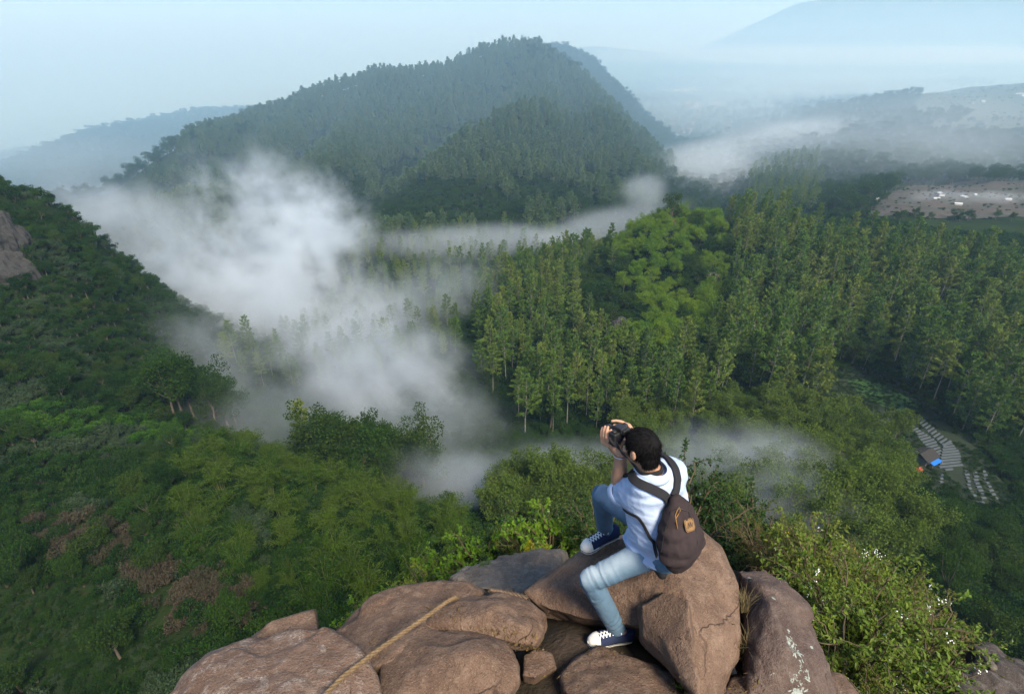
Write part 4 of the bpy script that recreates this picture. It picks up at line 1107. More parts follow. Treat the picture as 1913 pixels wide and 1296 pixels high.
# ---- the body: one continuous skin from crown to ankles
def finger(base, d1, bend, lens, rad, curl_axis):
    pts = [base]; d = unit(d1)
    for k, L in enumerate(lens):
        pts.append(pts[-1] + d * L)
        M = Matrix.Rotation(bend[k], 3, Vector(curl_axis)); d = np.array(M @ Vector(d))
    return chain(pts, [rad, rad * .95, rad * .88, rad * .8], 10)
body = []
body += [ellipsoid(hp(0, .005, .012), (.073, .092, .098), HM), ellipsoid(hp(0, .035, -.045), (.058, .062, .075), HM), ellipsoid(hp(0, .062, -.088), (.030, .026, .024), HM)]
body += chain([hp(0, .096, .02), hp(0, .113, -.022)], [.010, .015], 10)                     # nose
body += [ellipsoid(hp(0, .090, -.056), (.025, .012, .006), HM), ellipsoid(hp(0, .088, -.066), (.022, .013, .007), HM)]   # lips
body += [ellipsoid(hp(s * .03, .082, .034), (.026, .014, .009), HM) for s in (-1, 1)]        # brows
body += [ellipsoid(hp(s * .048, .062, -.022), (.024, .026, .022), HM) for s in (-1, 1)]      # cheeks
for s in (-1, 1):                                                                             # ears
    c = hp(s * .078, -.004, -.012)
    body += [ellipsoid(c + HM @ np.array([0, 0, .006]), (.011, .019, .031), HM), ellipsoid(c + HM @ np.array([s * .006, -.008, .010]), (.008, .016, .026), HM)]
body += chain([neck + UP * -.04, hp(0, -.02, -.06)], [.060, .056])
body += chain([shL + RGT * .045 - UP * .015, shR - RGT * .045 - UP * .015], [.032, .032]) + chain([neck + UP * -.07, chest, waist, pel], [.060, .105, .10, .11])
body += [ellipsoid(chest + UP * .0, (.14, .09, .11), np.stack([RGT, FWD, UP], 1))]
for h, k, a in ((hipL, kneeL, ankL), (hipR, kneeR, ankR)):
    body += chain([h, k, k * .55 + a * .45, a], [.072, .05, .047, .034])
def foot_axes(ank, toe, heel):
    f = unit(toe - heel); f3 = unit(f); r = unit(np.cross(f3, UP)); u = np.cross(r, f3); return f3, r, u
heelL = unproject(1180, 1193, 3.10); toeL = unproject(1098, 1206, 3.03)
_c = (heelL + toeL) / 2; heelL, toeL = _c + unit(heelL - toeL) * .142, _c - unit(heelL - toeL) * .142
heelR = unproject(1153, 1000, 3.44); toeR = unproject(1090, 1031, 3.35)
_c = (heelR + toeR) / 2; heelR, toeR = _c + unit(heelR - toeR) * .142, _c - unit(heelR - toeR) * .142
for a, t, h in ((ankL, toeL, heelL), (ankR, toeR, heelR)):
    f, r, u = foot_axes(a, t, h)
    body += chain([a, h + f * .062 + u * .052, h + f * .21 + u * .032], [.034, .026, .024])
body += chain([shL - UP * .03 + RGT * .02 + FWD * .02, elbL, elbL * .6 + wriL * .4, wriL], [.030, .041, .042, .029])
body += chain([shR - UP * .015, elbR, elbR * .6 + wriR * .4, wriR], [.042, .042, .042, .029])
# left hand: palm under the lens, fingers up the far side, thumb towards the face
gripL = camc + FACE * .045 - FR * .025 + UP * -.048
pd = unit(gripL - wriL)
body += [capsule(wriL, wriL + pd * .035, .029, .032, 12)]
palmL = wriL + pd * .055
sideL = unit(np.cross(pd, FACE))
for k, (o, L) in enumerate(((-.030, .040), (-.010, .044), (.010, .041), (.028, .034))):
    b0 = palmL + FACE * o + pd * .018 + FR * -.022
    body += [capsule(wriL + pd * .03 + FACE * o * .6, b0, .016, .0125, 10)]
    body += finger(b0, UP * .95 + pd * .3 - FR * .12, (.35, .45, .3), (L, L * .72, L * .55), .0092, tuple(FACE * 1.0))
body += finger(palmL - FACE * .025 + UP * -.01, -FACE * .6 + UP * .75 + FR * .25, (.3, .25, .2), (.038, .03, .024), .0105, tuple(-FR))
# right hand: around the grip, index and middle fingers over the top plate
pdR = unit(camc + FR * .075 - wriR)
palmR = camc + FR * .076 + UP * -.016 - FACE * .005
body += [capsule(wriR, palmR, .029, .030, 12)]
for k, (o, L) in enumerate(((.030, .042), (.010, .045), (-.010, .042), (-.029, .034))):
    b0 = palmR + UP * (o * .8 + .014) + FACE * .016 + FR * .004
    body += [capsule(wriR * .4 + palmR * .6 + UP * o * .7, b0, .016, .0125, 10)]
    body += finger(b0, FACE * .55 + UP * (.42 if k == 0 else .05) - FR * (.55 if k == 0 else .2), (.7, .7, .4) if k else (.35, .45, .3), (L, L * .7, L * .5), .0088, tuple(UP) if k else tuple(-FACE))
body += finger(palmR - FACE * .02 + UP * .004, -FR * .55 - FACE * .35 + UP * .4, (.2, .3, .2), (.036, .03, .024), .0105, tuple(UP))
bmesh_ = blob('person', body, .0042, 3)
V = get_co(bmesh_); N = get_no(bmesh_); tuck = np.zeros(len(V))
for a, b in ((shL, shL * .2 + elbL * .8), (shR, shR * .2 + elbR * .8), (shL, shR), (neck - UP * .09, pel)):      # the skin under the shirt sits clear of the cloth
    d = b - a; t = np.clip((V - a) @ d / (d @ d), 0, 1); dist = np.linalg.norm(V - a - t[:, None] * d, axis=1)
    tuck = np.maximum(tuck, np.where((dist < .16) & (np.linalg.norm(V - neck - UP * .01, axis=1) > .085) & (V[:, 2] < neck[2] + .05), np.clip((1 - t) * 6, 0, 1) if b is not pel else 1, 0))
tuck *= np.linalg.norm(V - wriL, axis=1) > .2
set_co(bmesh_, V - N * (tuck * .022)[:, None])
person = link('person', finish(bmesh_, m_skin))
tag(person, 'man in pale blue shirt and washed jeans sitting on the boulder, photographing the valley', 'person', None)

# ---- eyes
for s in (-1, 1):
    V, F = ellipsoid(hp(s * .031, .082, .012), (.0125, .0125, .0125), HM, 14)
    e = link('eye', mesh_from('eye', V, F, plain_mat('eye_white', (.75, .72, .7), .25, .05)), person)
    V, F = ellipsoid(hp(s * .031, .0915, .012), (.006, .004, .006), HM, 12)
    link('iris', mesh_from('iris', V, F, m_hair), e)

# ---- hair: a close cap and short strands lying along the skull
hc = hp(0, -.003, .024)
cap = [ellipsoid(hc, (.081, .101, .094), HM), ellipsoid(hp(0, -.055, -.035), (.062, .045, .055), HM)]
V, F = merge(cap)
hm = blob('hair', [(V, F)], .006, 4)
Vh = get_co(hm); L_ = (Vh - headc) @ HM / .91 ** 2
keep_h = (L_[:, 2] > -.083 + np.clip(L_[:, 1] + .01, 0, 1) * 1.35)
bm = bmesh.new(); bm.from_mesh(hm); bm.verts.ensure_lookup_table()
bmesh.ops.delete(bm, geom=[v for v in bm.verts if not keep_h[v.index]], context='VERTS')
bm.to_mesh(hm); bm.free()
Vh = get_co(hm); Nh = get_no(hm)
set_co(hm, Vh + Nh * (fb3(Vh * 55) * .004)[:, None])
hair = link('hair', finish(hm, m_hair), person)
rs = np.random.RandomState(12)
idx = rs.randint(0, len(Vh), 7000); P0 = Vh[idx]; N0 = Nh[idx]
whorl = hp(.008, -.072, .078)
out = P0 - whorl; flow = out - N0 * (out * N0).sum(1, keepdims=True); flow = unit(unit(flow) + np.cross(N0, unit(flow)) * .35 - UP * .35 + rs.normal(0, .22, (7000, 3)))
V, F, T = leaf_quads(P0 - N0 * .001, unit(flow + N0 * rs.uniform(.02, .20, (7000, 1))), rs.uniform(.018, .036, 7000), .0016, rs)
st = link('hair_strands', mesh_from('hair_strands', V, F, m_hair), hair); st['kind'] = 'stuff'

# ---- jeans
def limb_wrinkles(me, segs, amp, freq, zone):
    V = get_co(me); N = get_no(me); D = np.zeros(len(V)); fade_lit = np.zeros(len(V))
    for a, b, w0, w1 in segs:
        ax = b - a; L = np.linalg.norm(ax); ax = ax / L
        t = ((V - a) @ ax); rad = np.linalg.norm(V - a - t[:, None] * ax, axis=1)
        ins = (rad < .12) & (t > -.05) & (t < L + .05); u = t / L
        wt = np.where(ins, np.clip(np.interp(u, [-.1, .15, .5, .85, 1.1], [w0 * .5, w0 * .6, .16, w1, w1 * .8]), 0, 2), 0)
        ph = t * freq + fb3(V * 14, 3) * 4.0
        fold = (1 - np.abs(fb3(np.stack([t * freq * .16, (V @ np.array([.6, .5, .3])) * 13 + t * 9, rad * 12], 1), 3)) * 2.6 - .45) * (.6 + fb3(V * 9 + 5, 2))
        D = np.where(ins, D + wt * fold, D)
    set_co(me, V + N * (D * amp + fb3(V * 25, 3) * amp * .35)[:, None])
jeans = []
for h, k, a in ((hipL, kneeL, ankL), (hipR, kneeR, ankR)):
    cal = k * .62 + a * .38
    jeans += chain([h, h * .5 + k * .5, k, cal, a + unit(a - k) * .012], [.086, .069, .061, .057, .050], 20)
jeans += [ellipsoid(pel + UP * .025 + BCK * .015, (.155, .125, .125), np.stack([RGT, FWD, UP], 1)), ellipsoid(hipL + BCK * .045 + UP * .0, (.095, .1, .09)), ellipsoid(hipR + BCK * .045, (.095, .1, .09))]
jm = blob('jeans', jeans, .0055, 5)
limb_wrinkles(jm, [(hipL, kneeL, .9, .9), (kneeL, ankL, 1.0, 1.1), (hipR, kneeR, .9, .9), (kneeR, ankR, 1.0, 1.1)], .0062, 150, None)
# open the trouser hems
bm = bmesh.new(); bm.from_mesh(jm)
for k, a in ((kneeL, ankL), (kneeR, ankR)):
    ax = unit(a - k); cut = a + ax * .012
    gv = [v for v in bm.verts if (np.array(v.co) - cut) @ ax > 0 and np.linalg.norm(np.array(v.co) - a) < .12]
    bmesh.ops.delete(bm, geom=gv, context='VERTS')
bm.to_mesh(jm); bm.free()
V = get_co(jm); N = get_no(jm); fade_lit = np.zeros(len(V))
for h, k, a in ((hipL, kneeL, ankL), (hipR, kneeR, ankR)):
    for p, q, w in ((h, k, 1.0), (k, a, .30)):
        ax = unit(q - p); L = np.linalg.norm(q - p); t = (V - p) @ ax; rad = V - p - t[:, None] * ax
        front = unit(np.cross(ax, np.cross(unit((k - (h + a) / 2)), ax)) + 1e-9)
        fr = np.clip((unit(rad) @ front), 0, 1) ** 1.5
        ins = (np.linalg.norm(rad, axis=1) < .12) & (t > -.04) & (t < L + .04)
        fade_lit = np.where(ins, np.maximum(fade_lit, fr * w * np.interp(t / L, [0, .3, .8, 1.05], [.3, .9, .9, .75])), fade_lit)  # denim wear plus the light on the thigh tops, both lightened in the colour
fade_lit = np.clip(fade_lit * (.85 + .5 * fb3(V * 12, 3)), 0, .95)
at = jm.attributes.new('fade_lit', 'FLOAT', 'POINT'); at.data.foreach_set('value', fade_lit.astype(np.float32))
jo = link('jeans', finish(jm, m_denim), person)
jo.modifiers.new('thickness', 'SOLIDIFY').thickness = .003

# ---- shirt with rolled sleeves, a collar and a loose hem
TM = np.stack([RGT, FWD, UP], 1)
shirt = []
yoke = (shL + shR) / 2
def loft(secs, k=40, ex=.8):
    rows = []
    for c, hw, hd in secs:
        th = np.linspace(0, 2 * math.pi, k, endpoint=False)
        cx = np.sign(np.cos(th)) * np.abs(np.cos(th)) ** ex * hw; cy = np.sign(np.sin(th)) * np.abs(np.sin(th)) ** ex * hd
        rows.append(np.asarray(c) + RGT * cx[:, None] + FWD * cy[:, None])
    rows = [np.repeat(np.mean(rows[0], 0)[None], k, 0)] + rows + [np.repeat(np.mean(rows[-1], 0)[None], k, 0)]
    V = np.concatenate(rows); m = len(rows); i, j = np.meshgrid(np.arange(m - 1), np.arange(k), indexing='ij')
    p = (i * k + j).ravel(); q = (i * k + (j + 1) % k).ravel()
    return V, np.stack([p, q, q + k, p + k], 1)
low_ = pel * .75 + waist * .25
shirt += [loft([(yoke * .5 + neck * .5 + UP * .022, .062, .060), (yoke * .75 + neck * .25 + UP * .020, .115, .078), (yoke + UP * .015, .178, .098), (yoke + UP * -.04, .196, .118), (chest, .190, .134),
                (chest * .5 + waist * .5, .180, .138), (waist, .178, .142), (low_ + FWD * .01, .182, .150), (pel + UP * .03 + FWD * .025, .188, .160), (pel + UP * -.02 + FWD * .03, .192, .165)][::-1])]
shirt += chain([shL + UP * -.016 + RGT * .02, elbL], [.068, .067], 18) + chain([shR + UP * -.022 - RGT * .02, elbR], [.060, .067], 18)
sm = blob('shirt', shirt, .0055, 12)
# crumple: folds run across the back from the arms, down the sides and round the sleeves
V = get_co(sm); N = get_no(sm); Lc = (V - chest) @ TM
rid = lambda Q: (1 - np.abs(fb3(Q, 3)) * 2.6)
f1 = rid(np.stack([Lc[:, 0] * 5 + Lc[:, 2] * 4, Lc[:, 1] * 4, Lc[:, 2] * 15 + Lc[:, 0] * 5], 1))
f2 = rid(V * 11 + 3.3)
low = np.clip((-.05 - Lc[:, 2]) / .2, 0, 1)
set_co(sm, V + N * ((f1 - .4) * (.0042 + .0080 * low) + (f2 - .4) * .0036 + (rid(V * 24 + 9) - .4) * .0012)[:, None])
bm = bmesh.new(); bm.from_mesh(sm)
cut_hem = pel + UP * -.005
kill = []
for v in bm.verts:
    p = np.array(v.co); q = (p - pel) @ TM
    hem = -.004 + .014 * math.sin(math.atan2(q[1], q[0]) * 3 + 1.0)
    if q[2] < hem: kill.append(v); continue
    for e, s in ((elbL, shL), (elbR, shR)):
        ax = unit(e - s)
        if (p - e) @ ax > -.018 and np.linalg.norm(p - e) < .11: kill.append(v); break
    else:
        if np.linalg.norm(p - (neck + UP * .014 + FWD * .012)) < .056: kill.append(v)
bmesh.ops.delete(bm, geom=kill, context='VERTS')
bm.to_mesh(sm); bm.free()
shirt_o = link('shirt', finish(sm, m_shirt), person)
shirt_o.modifiers.new('thickness', 'SOLIDIFY').thickness = .0025
def ring_strip(center, axis, r0, r1, h, n=40, flare=0., wob=.004, seed=0, a0=0, a1=2 * math.pi, ref=None, ell=1.0):
    ax = unit(axis); A = unit(np.cross(ax, ref if ref is not None else FWD)); B = np.cross(ax, A); q = np.random.RandomState(seed)
    th = np.linspace(a0, a1, n); w = np.interp(np.linspace(0, 7, n), np.arange(8), q.normal(0, wob, 8))
    rows = []
    for t in np.linspace(0, 1, 6):
        r = r0 + (r1 - r0) * t + w * (.4 + t) + math.sin(t * math.pi) * .006
        rows.append(center + ax * h * t + A * np.cos(th)[:, None] * r[:, None] + B * np.sin(th)[:, None] * r[:, None] * ell)
    V = np.concatenate(rows); i, j = np.meshgrid(np.arange(5), np.arange(n - 1), indexing='ij'); p = (i * n + j).ravel()
    return V, np.stack([p, p + 1, p + n + 1, p + n], 1)
for e, s, sd in ((elbL, shL, 1), (elbR, shR, 2)):
    ax = unit(e - s)
    V, F = ring_strip(e - ax * .062, ax, .067, .069, .050, 44, wob=.003, seed=sd, ref=UP)
    c = link('rolled_cuff', mesh_from('rolled_cuff', V, F, m_shirt), shirt_o); c.modifiers.new('thickness', 'SOLIDIFY').thickness = .006
nd = unit(headc - neck + FACE * .02)
V, F = ring_strip(neck + UP * -.034 + BCK * .006, UP - FWD * .10, .088, .068, .046, 60, wob=.0015, seed=4, a0=.35, a1=2 * math.pi - .35, ref=RGT, ell=1.0)
c = link('collar', mesh_from('collar', V, F, m_shirt), shirt_o); c.modifiers.new('thickness', 'SOLIDIFY').thickness = .004

# ---- belt pouch under the hem
V, F = merge(chain([pel - RGT * .135 + BCK * .04 + UP * .01, pel - RGT * .125 + BCK * .095 + UP * -.055], [.03, .026], 14))
link('belt_pouch', finish(blob('belt_pouch', [(V, F)], .006, 3), m_leather), person)

# ---- sneakers
def sneaker(toe, heel, roll=0.0, upv=None):
    f = unit(toe - heel); r = unit(np.cross(f, UP if upv is None else upv)); u = np.cross(r, f)
    W = lambda x, y, z: heel + f * x + r * y + u * z
    n = 48; a = np.linspace(0, 2 * math.pi, n, endpoint=False)
    L = .284
    def outline(t, s=1.0):
        x = L * (.5 - .5 * np.cos(t)); hw = np.interp(x / L, [0, .06, .2, .45, .7, .86, .96, 1], [.0, .027, .034, .033, .046, .043, .026, 0]) * s
        return x, hw * np.sign(np.sin(t) + 1e-9) + .006 * np.sin(x / L * math.pi)
    x, y = outline(a)
    rows = []
    for z, s in ((0, .97), (.004, 1.02), (.026, 1.03), (.030, 1.0), (.0305, .90)):
        _, yy = outline(a, s); xx = (x - L / 2) * (1 + (s - 1) * .5) + L / 2
        toe_up = np.clip((xx / L - .75) / .25, 0, 1) ** 2 * .010
        rows.append(np.stack([W(p, q, z + t) for p, q, t in zip(xx, yy, toe_up)]))
    V = np.concatenate(rows); i, j = np.meshgrid(np.arange(4), np.arange(n), indexing='ij')
    p = (i * n + j).ravel(); q = (i * n + (j + 1) % n).ravel(); Fq = [tuple(t) for t in np.stack([p, q, q + n, p + n], 1)]
    Fq += [tuple(range(n))[::-1], tuple(range(4 * n, 5 * n))]
    sole = mesh_from('sole', V, Fq, m_rubber)
    # upper: cross sections along the foot
    st = np.linspace(.012, .272, 20); k = 22; rows = []
    for s in st:
        hw = np.interp(s / L, [0, .06, .2, .45, .7, .86, .96, 1], [.012, .029, .034, .034, .044, .041, .026, .01])
        hgt = np.interp(s / L, [0, .04, .15, .3, .42, .6, .78, .9, 1], [.05, .078, .070, .062, .072, .056, .044, .036, .012])
        th = np.linspace(0, math.pi, k); ex = .75
        cy = np.sign(np.cos(th)) * np.abs(np.cos(th)) ** ex * hw; cz = np.abs(np.sin(th)) ** .9 * hgt
        open_ = (s / L < .33) & (cz > hgt * .86)
        cz = np.where(open_, hgt * .80, cz)
        rows.append(np.stack([W(s, q + .006 * math.sin(s / L * math.pi), .024 + z) for q, z in zip(cy, cz)]))
    V = np.concatenate(rows); m = len(st); i, j = np.meshgrid(np.arange(m - 1), np.arange(k - 1), indexing='ij'); p = (i * k + j).ravel()
    F = np.stack([p, p + 1, p + k + 1, p + k], 1)
    F = [tuple(t) for t in F] + [tuple(range(k))[::-1], tuple(range((m - 1) * k, m * k))]
    me = mesh_from('sneaker', V, F, m_navy)
    so = link('sneaker', me, person); so.modifiers.new('thickness', 'SOLIDIFY').thickness = .002
    link('sole', sole, so)
    # rubber toe cap
    rows = []; st = np.linspace(.222, .281, 9)
    for s in st:
        hw = np.interp(s / L, [.78, .86, .96, 1], [.0445, .0425, .028, .010]); hgt = np.interp(s / L, [.78, .9, .97, 1], [.046, .038, .026, .010])
        th = np.linspace(0, math.pi, k); rows.append(np.stack([W(s, math.copysign(abs(math.cos(t)) ** .75, math.cos(t)) * hw * 1.03 + .006 * math.sin(s / L * math.pi), .026 + math.sin(t) ** .9 * hgt * 1.04) for t in th]))
    V = np.concatenate(rows); m = len(st); i, j = np.meshgrid(np.arange(m - 1), np.arange(k - 1), indexing='ij'); p = (i * k + j).ravel()
    link('toe_cap', mesh_from('toe_cap', V, [tuple(t) for t in np.stack([p, p + 1, p + k + 1, p + k], 1)] + [tuple(range((m - 1) * k, m * k))], m_rubber), so)
    # crossing laces
    parts = []
    for kx in range(6):
        s0 = .118 + kx * .0185
        for sgn in (-1, 1):
            pts = []
            for t in np.linspace(-1, 1, 7):
                s = s0 + .011 * sgn * t; hgt = np.interp(s / L, [.3, .42, .6, .78], [.062, .072, .056, .044])
                yy = t * .021; pts.append(W(s, yy + .004, .027 + hgt * (1 - .16 * t * t)))
            parts.append(tube(np.array(pts), .0036, 6))
    for sgn in (-1, 1):
        t = np.linspace(0, 2 * math.pi, 12)
        parts.append(tube(np.stack([W(.112 + .008 * math.cos(q), sgn * (.016 - .016 * math.cos(q)), .099 + .007 * math.sin(q)) for q in t]), .003, 5))
    V, F = merge(parts)
    link('laces', mesh_from('laces', V, F, m_lace), so)
    # navy stripe round the sole edge
    rows = []
    for z, s in ((.016, 1.045), (.021, 1.045)):
        _, yy = outline(a, s); xx = (x - L / 2) * 1.022 + L / 2
        toe_up = np.clip((xx / L - .75) / .25, 0, 1) ** 2 * .010
        rows.append(np.stack([W(p_, q_, z + t_) for p_, q_, t_ in zip(xx, yy, toe_up)]))
    V = np.concatenate(rows); p = np.arange(n); q = (p + 1) % n
    link('sole_stripe', mesh_from('sole_stripe', V, np.stack([p, q, q + n, p + n], 1), m_navy), so)
    return so
sneaker(toeL, heelL)
sneaker(toeR, heelR)

# ---- bracelet on the wrist
wd = unit(wriL - elbL)
V, F = ring_strip(wriL - wd * .012, wd, .0325, .0325, .008, 30, wob=.0005, ref=UP)
bo = link('bracelet', mesh_from('bracelet', V, F, m_steel), person); bo.modifiers.new('thickness', 'SOLIDIFY').thickness = .003

# ================================================================== CAMERA HE HOLDS
CM = np.stack([FR, FACE, FU], 1)
def cpos(r, f, u): return camc + CM @ np.array([r, f, u])
def rbox(c, s, M, bev=.006):
    bm = bmesh.new(); bmesh.ops.create_cube(bm, size=1.0)
    for v in bm.verts: v.co = Vector((v.co.x * s[0], v.co.y * s[1], v.co.z * s[2]))
    bmesh.ops.bevel(bm, geom=bm.edges[:], offset=bev, segments=3, affect='EDGES', profile=.6)
    for v in bm.verts: v.co = Vector(np.asarray(c) + M @ np.array(v.co))
    me = bpy.data.meshes.new('box'); bm.to_mesh(me); bm.free(); return me
def cyl(a, b, ra, rb=None, k=28):
    a = np.asarray(a, float); b = np.asarray(b, float); ax = unit(b - a); A = unit(np.cross(ax, np.array([.2, .3, .9]))); B = np.cross(ax, A)
    rb = ra if rb is None else rb; th = np.linspace(0, 2 * math.pi, k, endpoint=False); parts = []
    e = min(ra, np.linalg.norm(b - a)) * .12; rows = []
    for c, r in ((a, ra - e), (a + ax * e, ra), (b - ax * e, rb), (b, rb - e)):
        rows.append(c + A * np.cos(th)[:, None] * r + B * np.sin(th)[:, None] * r)
    V = np.concatenate(rows); F = []
    for i in range(3):
        for j in range(k): F.append((i * k + j, i * k + (j + 1) % k, (i + 1) * k + (j + 1) % k, (i + 1) * k + j))
    F += [tuple(range(k))[::-1], tuple(range(3 * k, 4 * k))]
    return V, F
camera_o = link('photo_camera', rbox(camc, (.116, .046, .070), CM, .008)); camera_o.data.materials.append(m_black)
tag(camera_o, 'black camera raised to the face of the sitting man', 'camera')
def cpart(name, me, mat): me.materials.clear(); me.materials.append(mat); return link(name, me, camera_o)
cpart('viewfinder_hump', rbox(cpos(0, -.004, .043), (.046, .054, .030), CM, .006), m_black)
cpart('eyecup', rbox(cpos(0, -.036, .038), (.034, .014, .024), CM, .005), m_black)
cpart('grip', rbox(cpos(.052, .026, -.004), (.030, .030, .062), CM, .010), m_leather)
cpart('lens_barrel', mesh_from('lens_barrel', *cyl(cpos(-.004, .022, -.002), cpos(-.004, .082, -.002), .033), smooth=False), m_black)
cpart('focus_ring', mesh_from('focus_ring', *cyl(cpos(-.004, .040, -.002), cpos(-.004, .062, -.002), .0355), smooth=False), m_leather)
cpart('lens_glass', mesh_from('lens_glass', *cyl(cpos(-.004, .078, -.002), cpos(-.004, .0835, -.002), .027)), m_glass)
for r, f, h, w in ((.046, .002, .010, .011), (.030, -.010, .008, .008), (-.042, -.002, .010, .012), (.056, .018, .007, .006)):
    cpart('dial', mesh_from('dial', *cyl(cpos(r, f, .036), cpos(r, f, .036 + h), w), smooth=False), m_black)
cpart('screen', rbox(cpos(-.008, -.0245, -.006), (.076, .003, .052), CM, .001), m_glass)

# ================================================================== BACKPACK
from mathutils.bvhtree import BVHTree
def strip_on(objs, pts, width, thick, off, mat, name, parent, n=60, widdir=None):
    """webbing that lies on the surfaces below it"""
    dg = bpy.context.evaluated_depsgraph_get()
    trees = [BVHTree.FromPolygons([v.co for v in o.data.vertices], [tuple(p.vertices) for p in o.data.polygons]) for o in objs]
    P = np.array(pts); s = np.concatenate([[0], np.cumsum(np.linalg.norm(np.diff(P, axis=0), axis=1))]); s /= s[-1]
    C = np.stack([np.interp(np.linspace(0, 1, n), s, P[:, i]) for i in range(3)], 1)
    for _ in range(12): C[1:-1] = C[1:-1] * .5 + (C[:-2] + C[2:]) * .25
    out, nor = [], []
    for c in C:
        best = None
        for t in trees:
            l, nn, _i, d = t.find_nearest(Vector(c))
            if l is not None and (best is None or d < best[2]): best = (np.array(l), np.array(nn), d)
        l, nn, d = best
        out.append(l + nn * (off + .004) if d < .07 else c); nor.append(nn)
    C = np.array(out); Nn = np.array(nor)
    for _ in range(8):
        C[1:-1] = C[1:-1] * .5 + (C[:-2] + C[2:]) * .25; Nn[1:-1] = Nn[1:-1] * .5 + (Nn[:-2] + Nn[2:]) * .25
    for _ in range(2):
        for i in range(1, n):
            for t in trees:
                l, nn, _i, d = t.find_nearest(Vector(C[i]))
                if l is None or d > .08: continue
                h = (C[i] - np.array(l)) @ np.array(nn)
                if h < off + .003 and h > -.06: C[i] = C[i] + np.array(nn) * (off + .003 - h)
    C[1:-1] = C[1:-1] * .6 + (C[:-2] + C[2:]) * .2
    T = unit(np.gradient(C, axis=0)); Nn = unit(Nn - T * (Nn * T).sum(1, keepdims=True)); S = np.cross(T, Nn)
    sec = [(-.5, -.5), (-.5, .6), (-.44, .9), (.44, .9), (.5, .6), (.5, -.5)]
    V = np.concatenate([C + S * (a * width) + Nn * (b * thick) for a, b in sec]); k = len(sec)
    F = []
    for a in range(k):
        b = (a + 1) % k
        for i in range(n - 1): F.append((a * n + i, a * n + i + 1, b * n + i + 1, b * n + i))
    F += [tuple(a * n for a in range(k)), tuple(a * n + n - 1 for a in range(k))[::-1]]
    return link(name, mesh_from(name, V, F, mat, smooth=False), parent)
BM_ = np.stack([RGT, BCK, UP], 1)
bp0 = unproject(1267, 1014, 2.66)                     # middle of the pack's lower body
sag = unit(UP * .95 - RGT * .02 - BCK * .12)
def bpos(r, b, u): return bp0 + RGT * r + BCK * b + sag * u
pk = []
for u, w, d, b in ((-.065, .105, .062, .015), (-.02, .140, .085, .012), (.04, .142, .090, .006), (.10, .122, .080, .0), (.16, .096, .062, -.005), (.185, .070, .048, -.010), (.205, .050, .036, -.018)):
    pk.append(ellipsoid(bpos(0, b, u), (w, d, .075), BM_))
pk += [ellipsoid(bpos(.0, .058, .035), (.105, .045, .085), BM_), ellipsoid(bpos(.10, .02, -.03), (.05, .06, .06), BM_)]
pm = blob('backpack', pk, .006, 14)
V = get_co(pm); N = get_no(pm); Lb = (V - bp0) @ BM_
f1 = 1 - np.abs(fb3(np.stack([Lb[:, 0] * 13 - Lb[:, 2] * 7, Lb[:, 1] * 6, Lb[:, 2] * 6 + Lb[:, 0] * 5], 1), 3)) * 2.4
set_co(pm, V + N * ((f1 - .4) * .0085 + (1 - np.abs(fb3(V * 16 + 7, 3)) * 2.4 - .4) * .003)[:, None])
pack = link('backpack', finish(pm, m_pack)); tag(pack, 'slouching dark plum brown backpack with tan leather patch on the back of the man', 'backpack')
def on_shirt(px, py):
    dg = bpy.context.evaluated_depsgraph_get(); tr = BVHTree.FromObject(shirt_o, dg)
    h = tr.ray_cast(Vector((0, 0, 0)), Vector(unit(unproject(px, py, 1.0))))
    return np.array(h[0])
strip_on([shirt_o], [bpos(-.02, -.015, .235)] + [on_shirt(x, y) for x, y in ((1246, 928), (1236, 922), (1222, 915), (1207, 909), (1193, 904), (1184, 899))] + [shL + FWD * .085 + RGT * .03 + UP * .03, chest + FWD * .14 - RGT * .06, chest + FWD * .15 - RGT * .06 - UP * .08], .044, .008, .003, m_strap, 'shoulder_strap', pack)
strip_on([shirt_o], [bpos(.02, -.015, .235)] + [on_shirt(x, y) for x, y in ((1263, 912), (1264, 902), (1263, 890), (1259, 876), (1253, 865), (1246, 857))] + [shR + FWD * .09 - RGT * .04 + UP * .02, chest + FWD * .15 + RGT * .07, chest + FWD * .15 + RGT * .07 - UP * .08], .044, .008, .003, m_strap, 'shoulder_strap', pack)
strip_on([shirt_o], [bpos(-.135, -.03, -.02)] + [on_shirt(x, y) for x, y in ((1216, 1006), (1210, 994), (1204, 981), (1198, 971), (1192, 962))] + [chest - RGT * .19 - UP * .06 + FWD * .05], .016, .004, .002, m_strap, 'lower_strap', pack)
# top loop, zip pull, patch with its zigzag mark
t = np.linspace(0, math.pi, 14)
V, F = tube(np.stack([bpos(.028 * math.cos(q), -.008, .235 + .035 * math.sin(q)) for q in t]), .009, 8)
link('top_loop', mesh_from('top_loop', V, F, m_pack), pack)
def on_pack(px, py, off=.003):
    dg = bpy.context.evaluated_depsgraph_get(); tr = BVHTree.FromObject(pack, dg)
    h = tr.ray_cast(Vector((0, 0, 0)), Vector(unit(unproject(px, py, 1.0))))
    return np.array(h[0]) + np.array(h[1]) * off, np.array(h[1])
pc, pn = on_pack(1286, 980, .006); pn = unit(np.mean([on_pack(1286 + a_, 980 + b_)[1] for a_ in (-9, 0, 9) for b_ in (-9, 0, 9)], 0))
px_ = unit(np.cross(UP, pn)); py_ = np.cross(pn, px_)
ang = R(-8); ex = px_ * math.cos(ang) + py_ * math.sin(ang); ey = -px_ * math.sin(ang) + py_ * math.cos(ang)
PMX = np.stack([ex, ey, pn], 1)
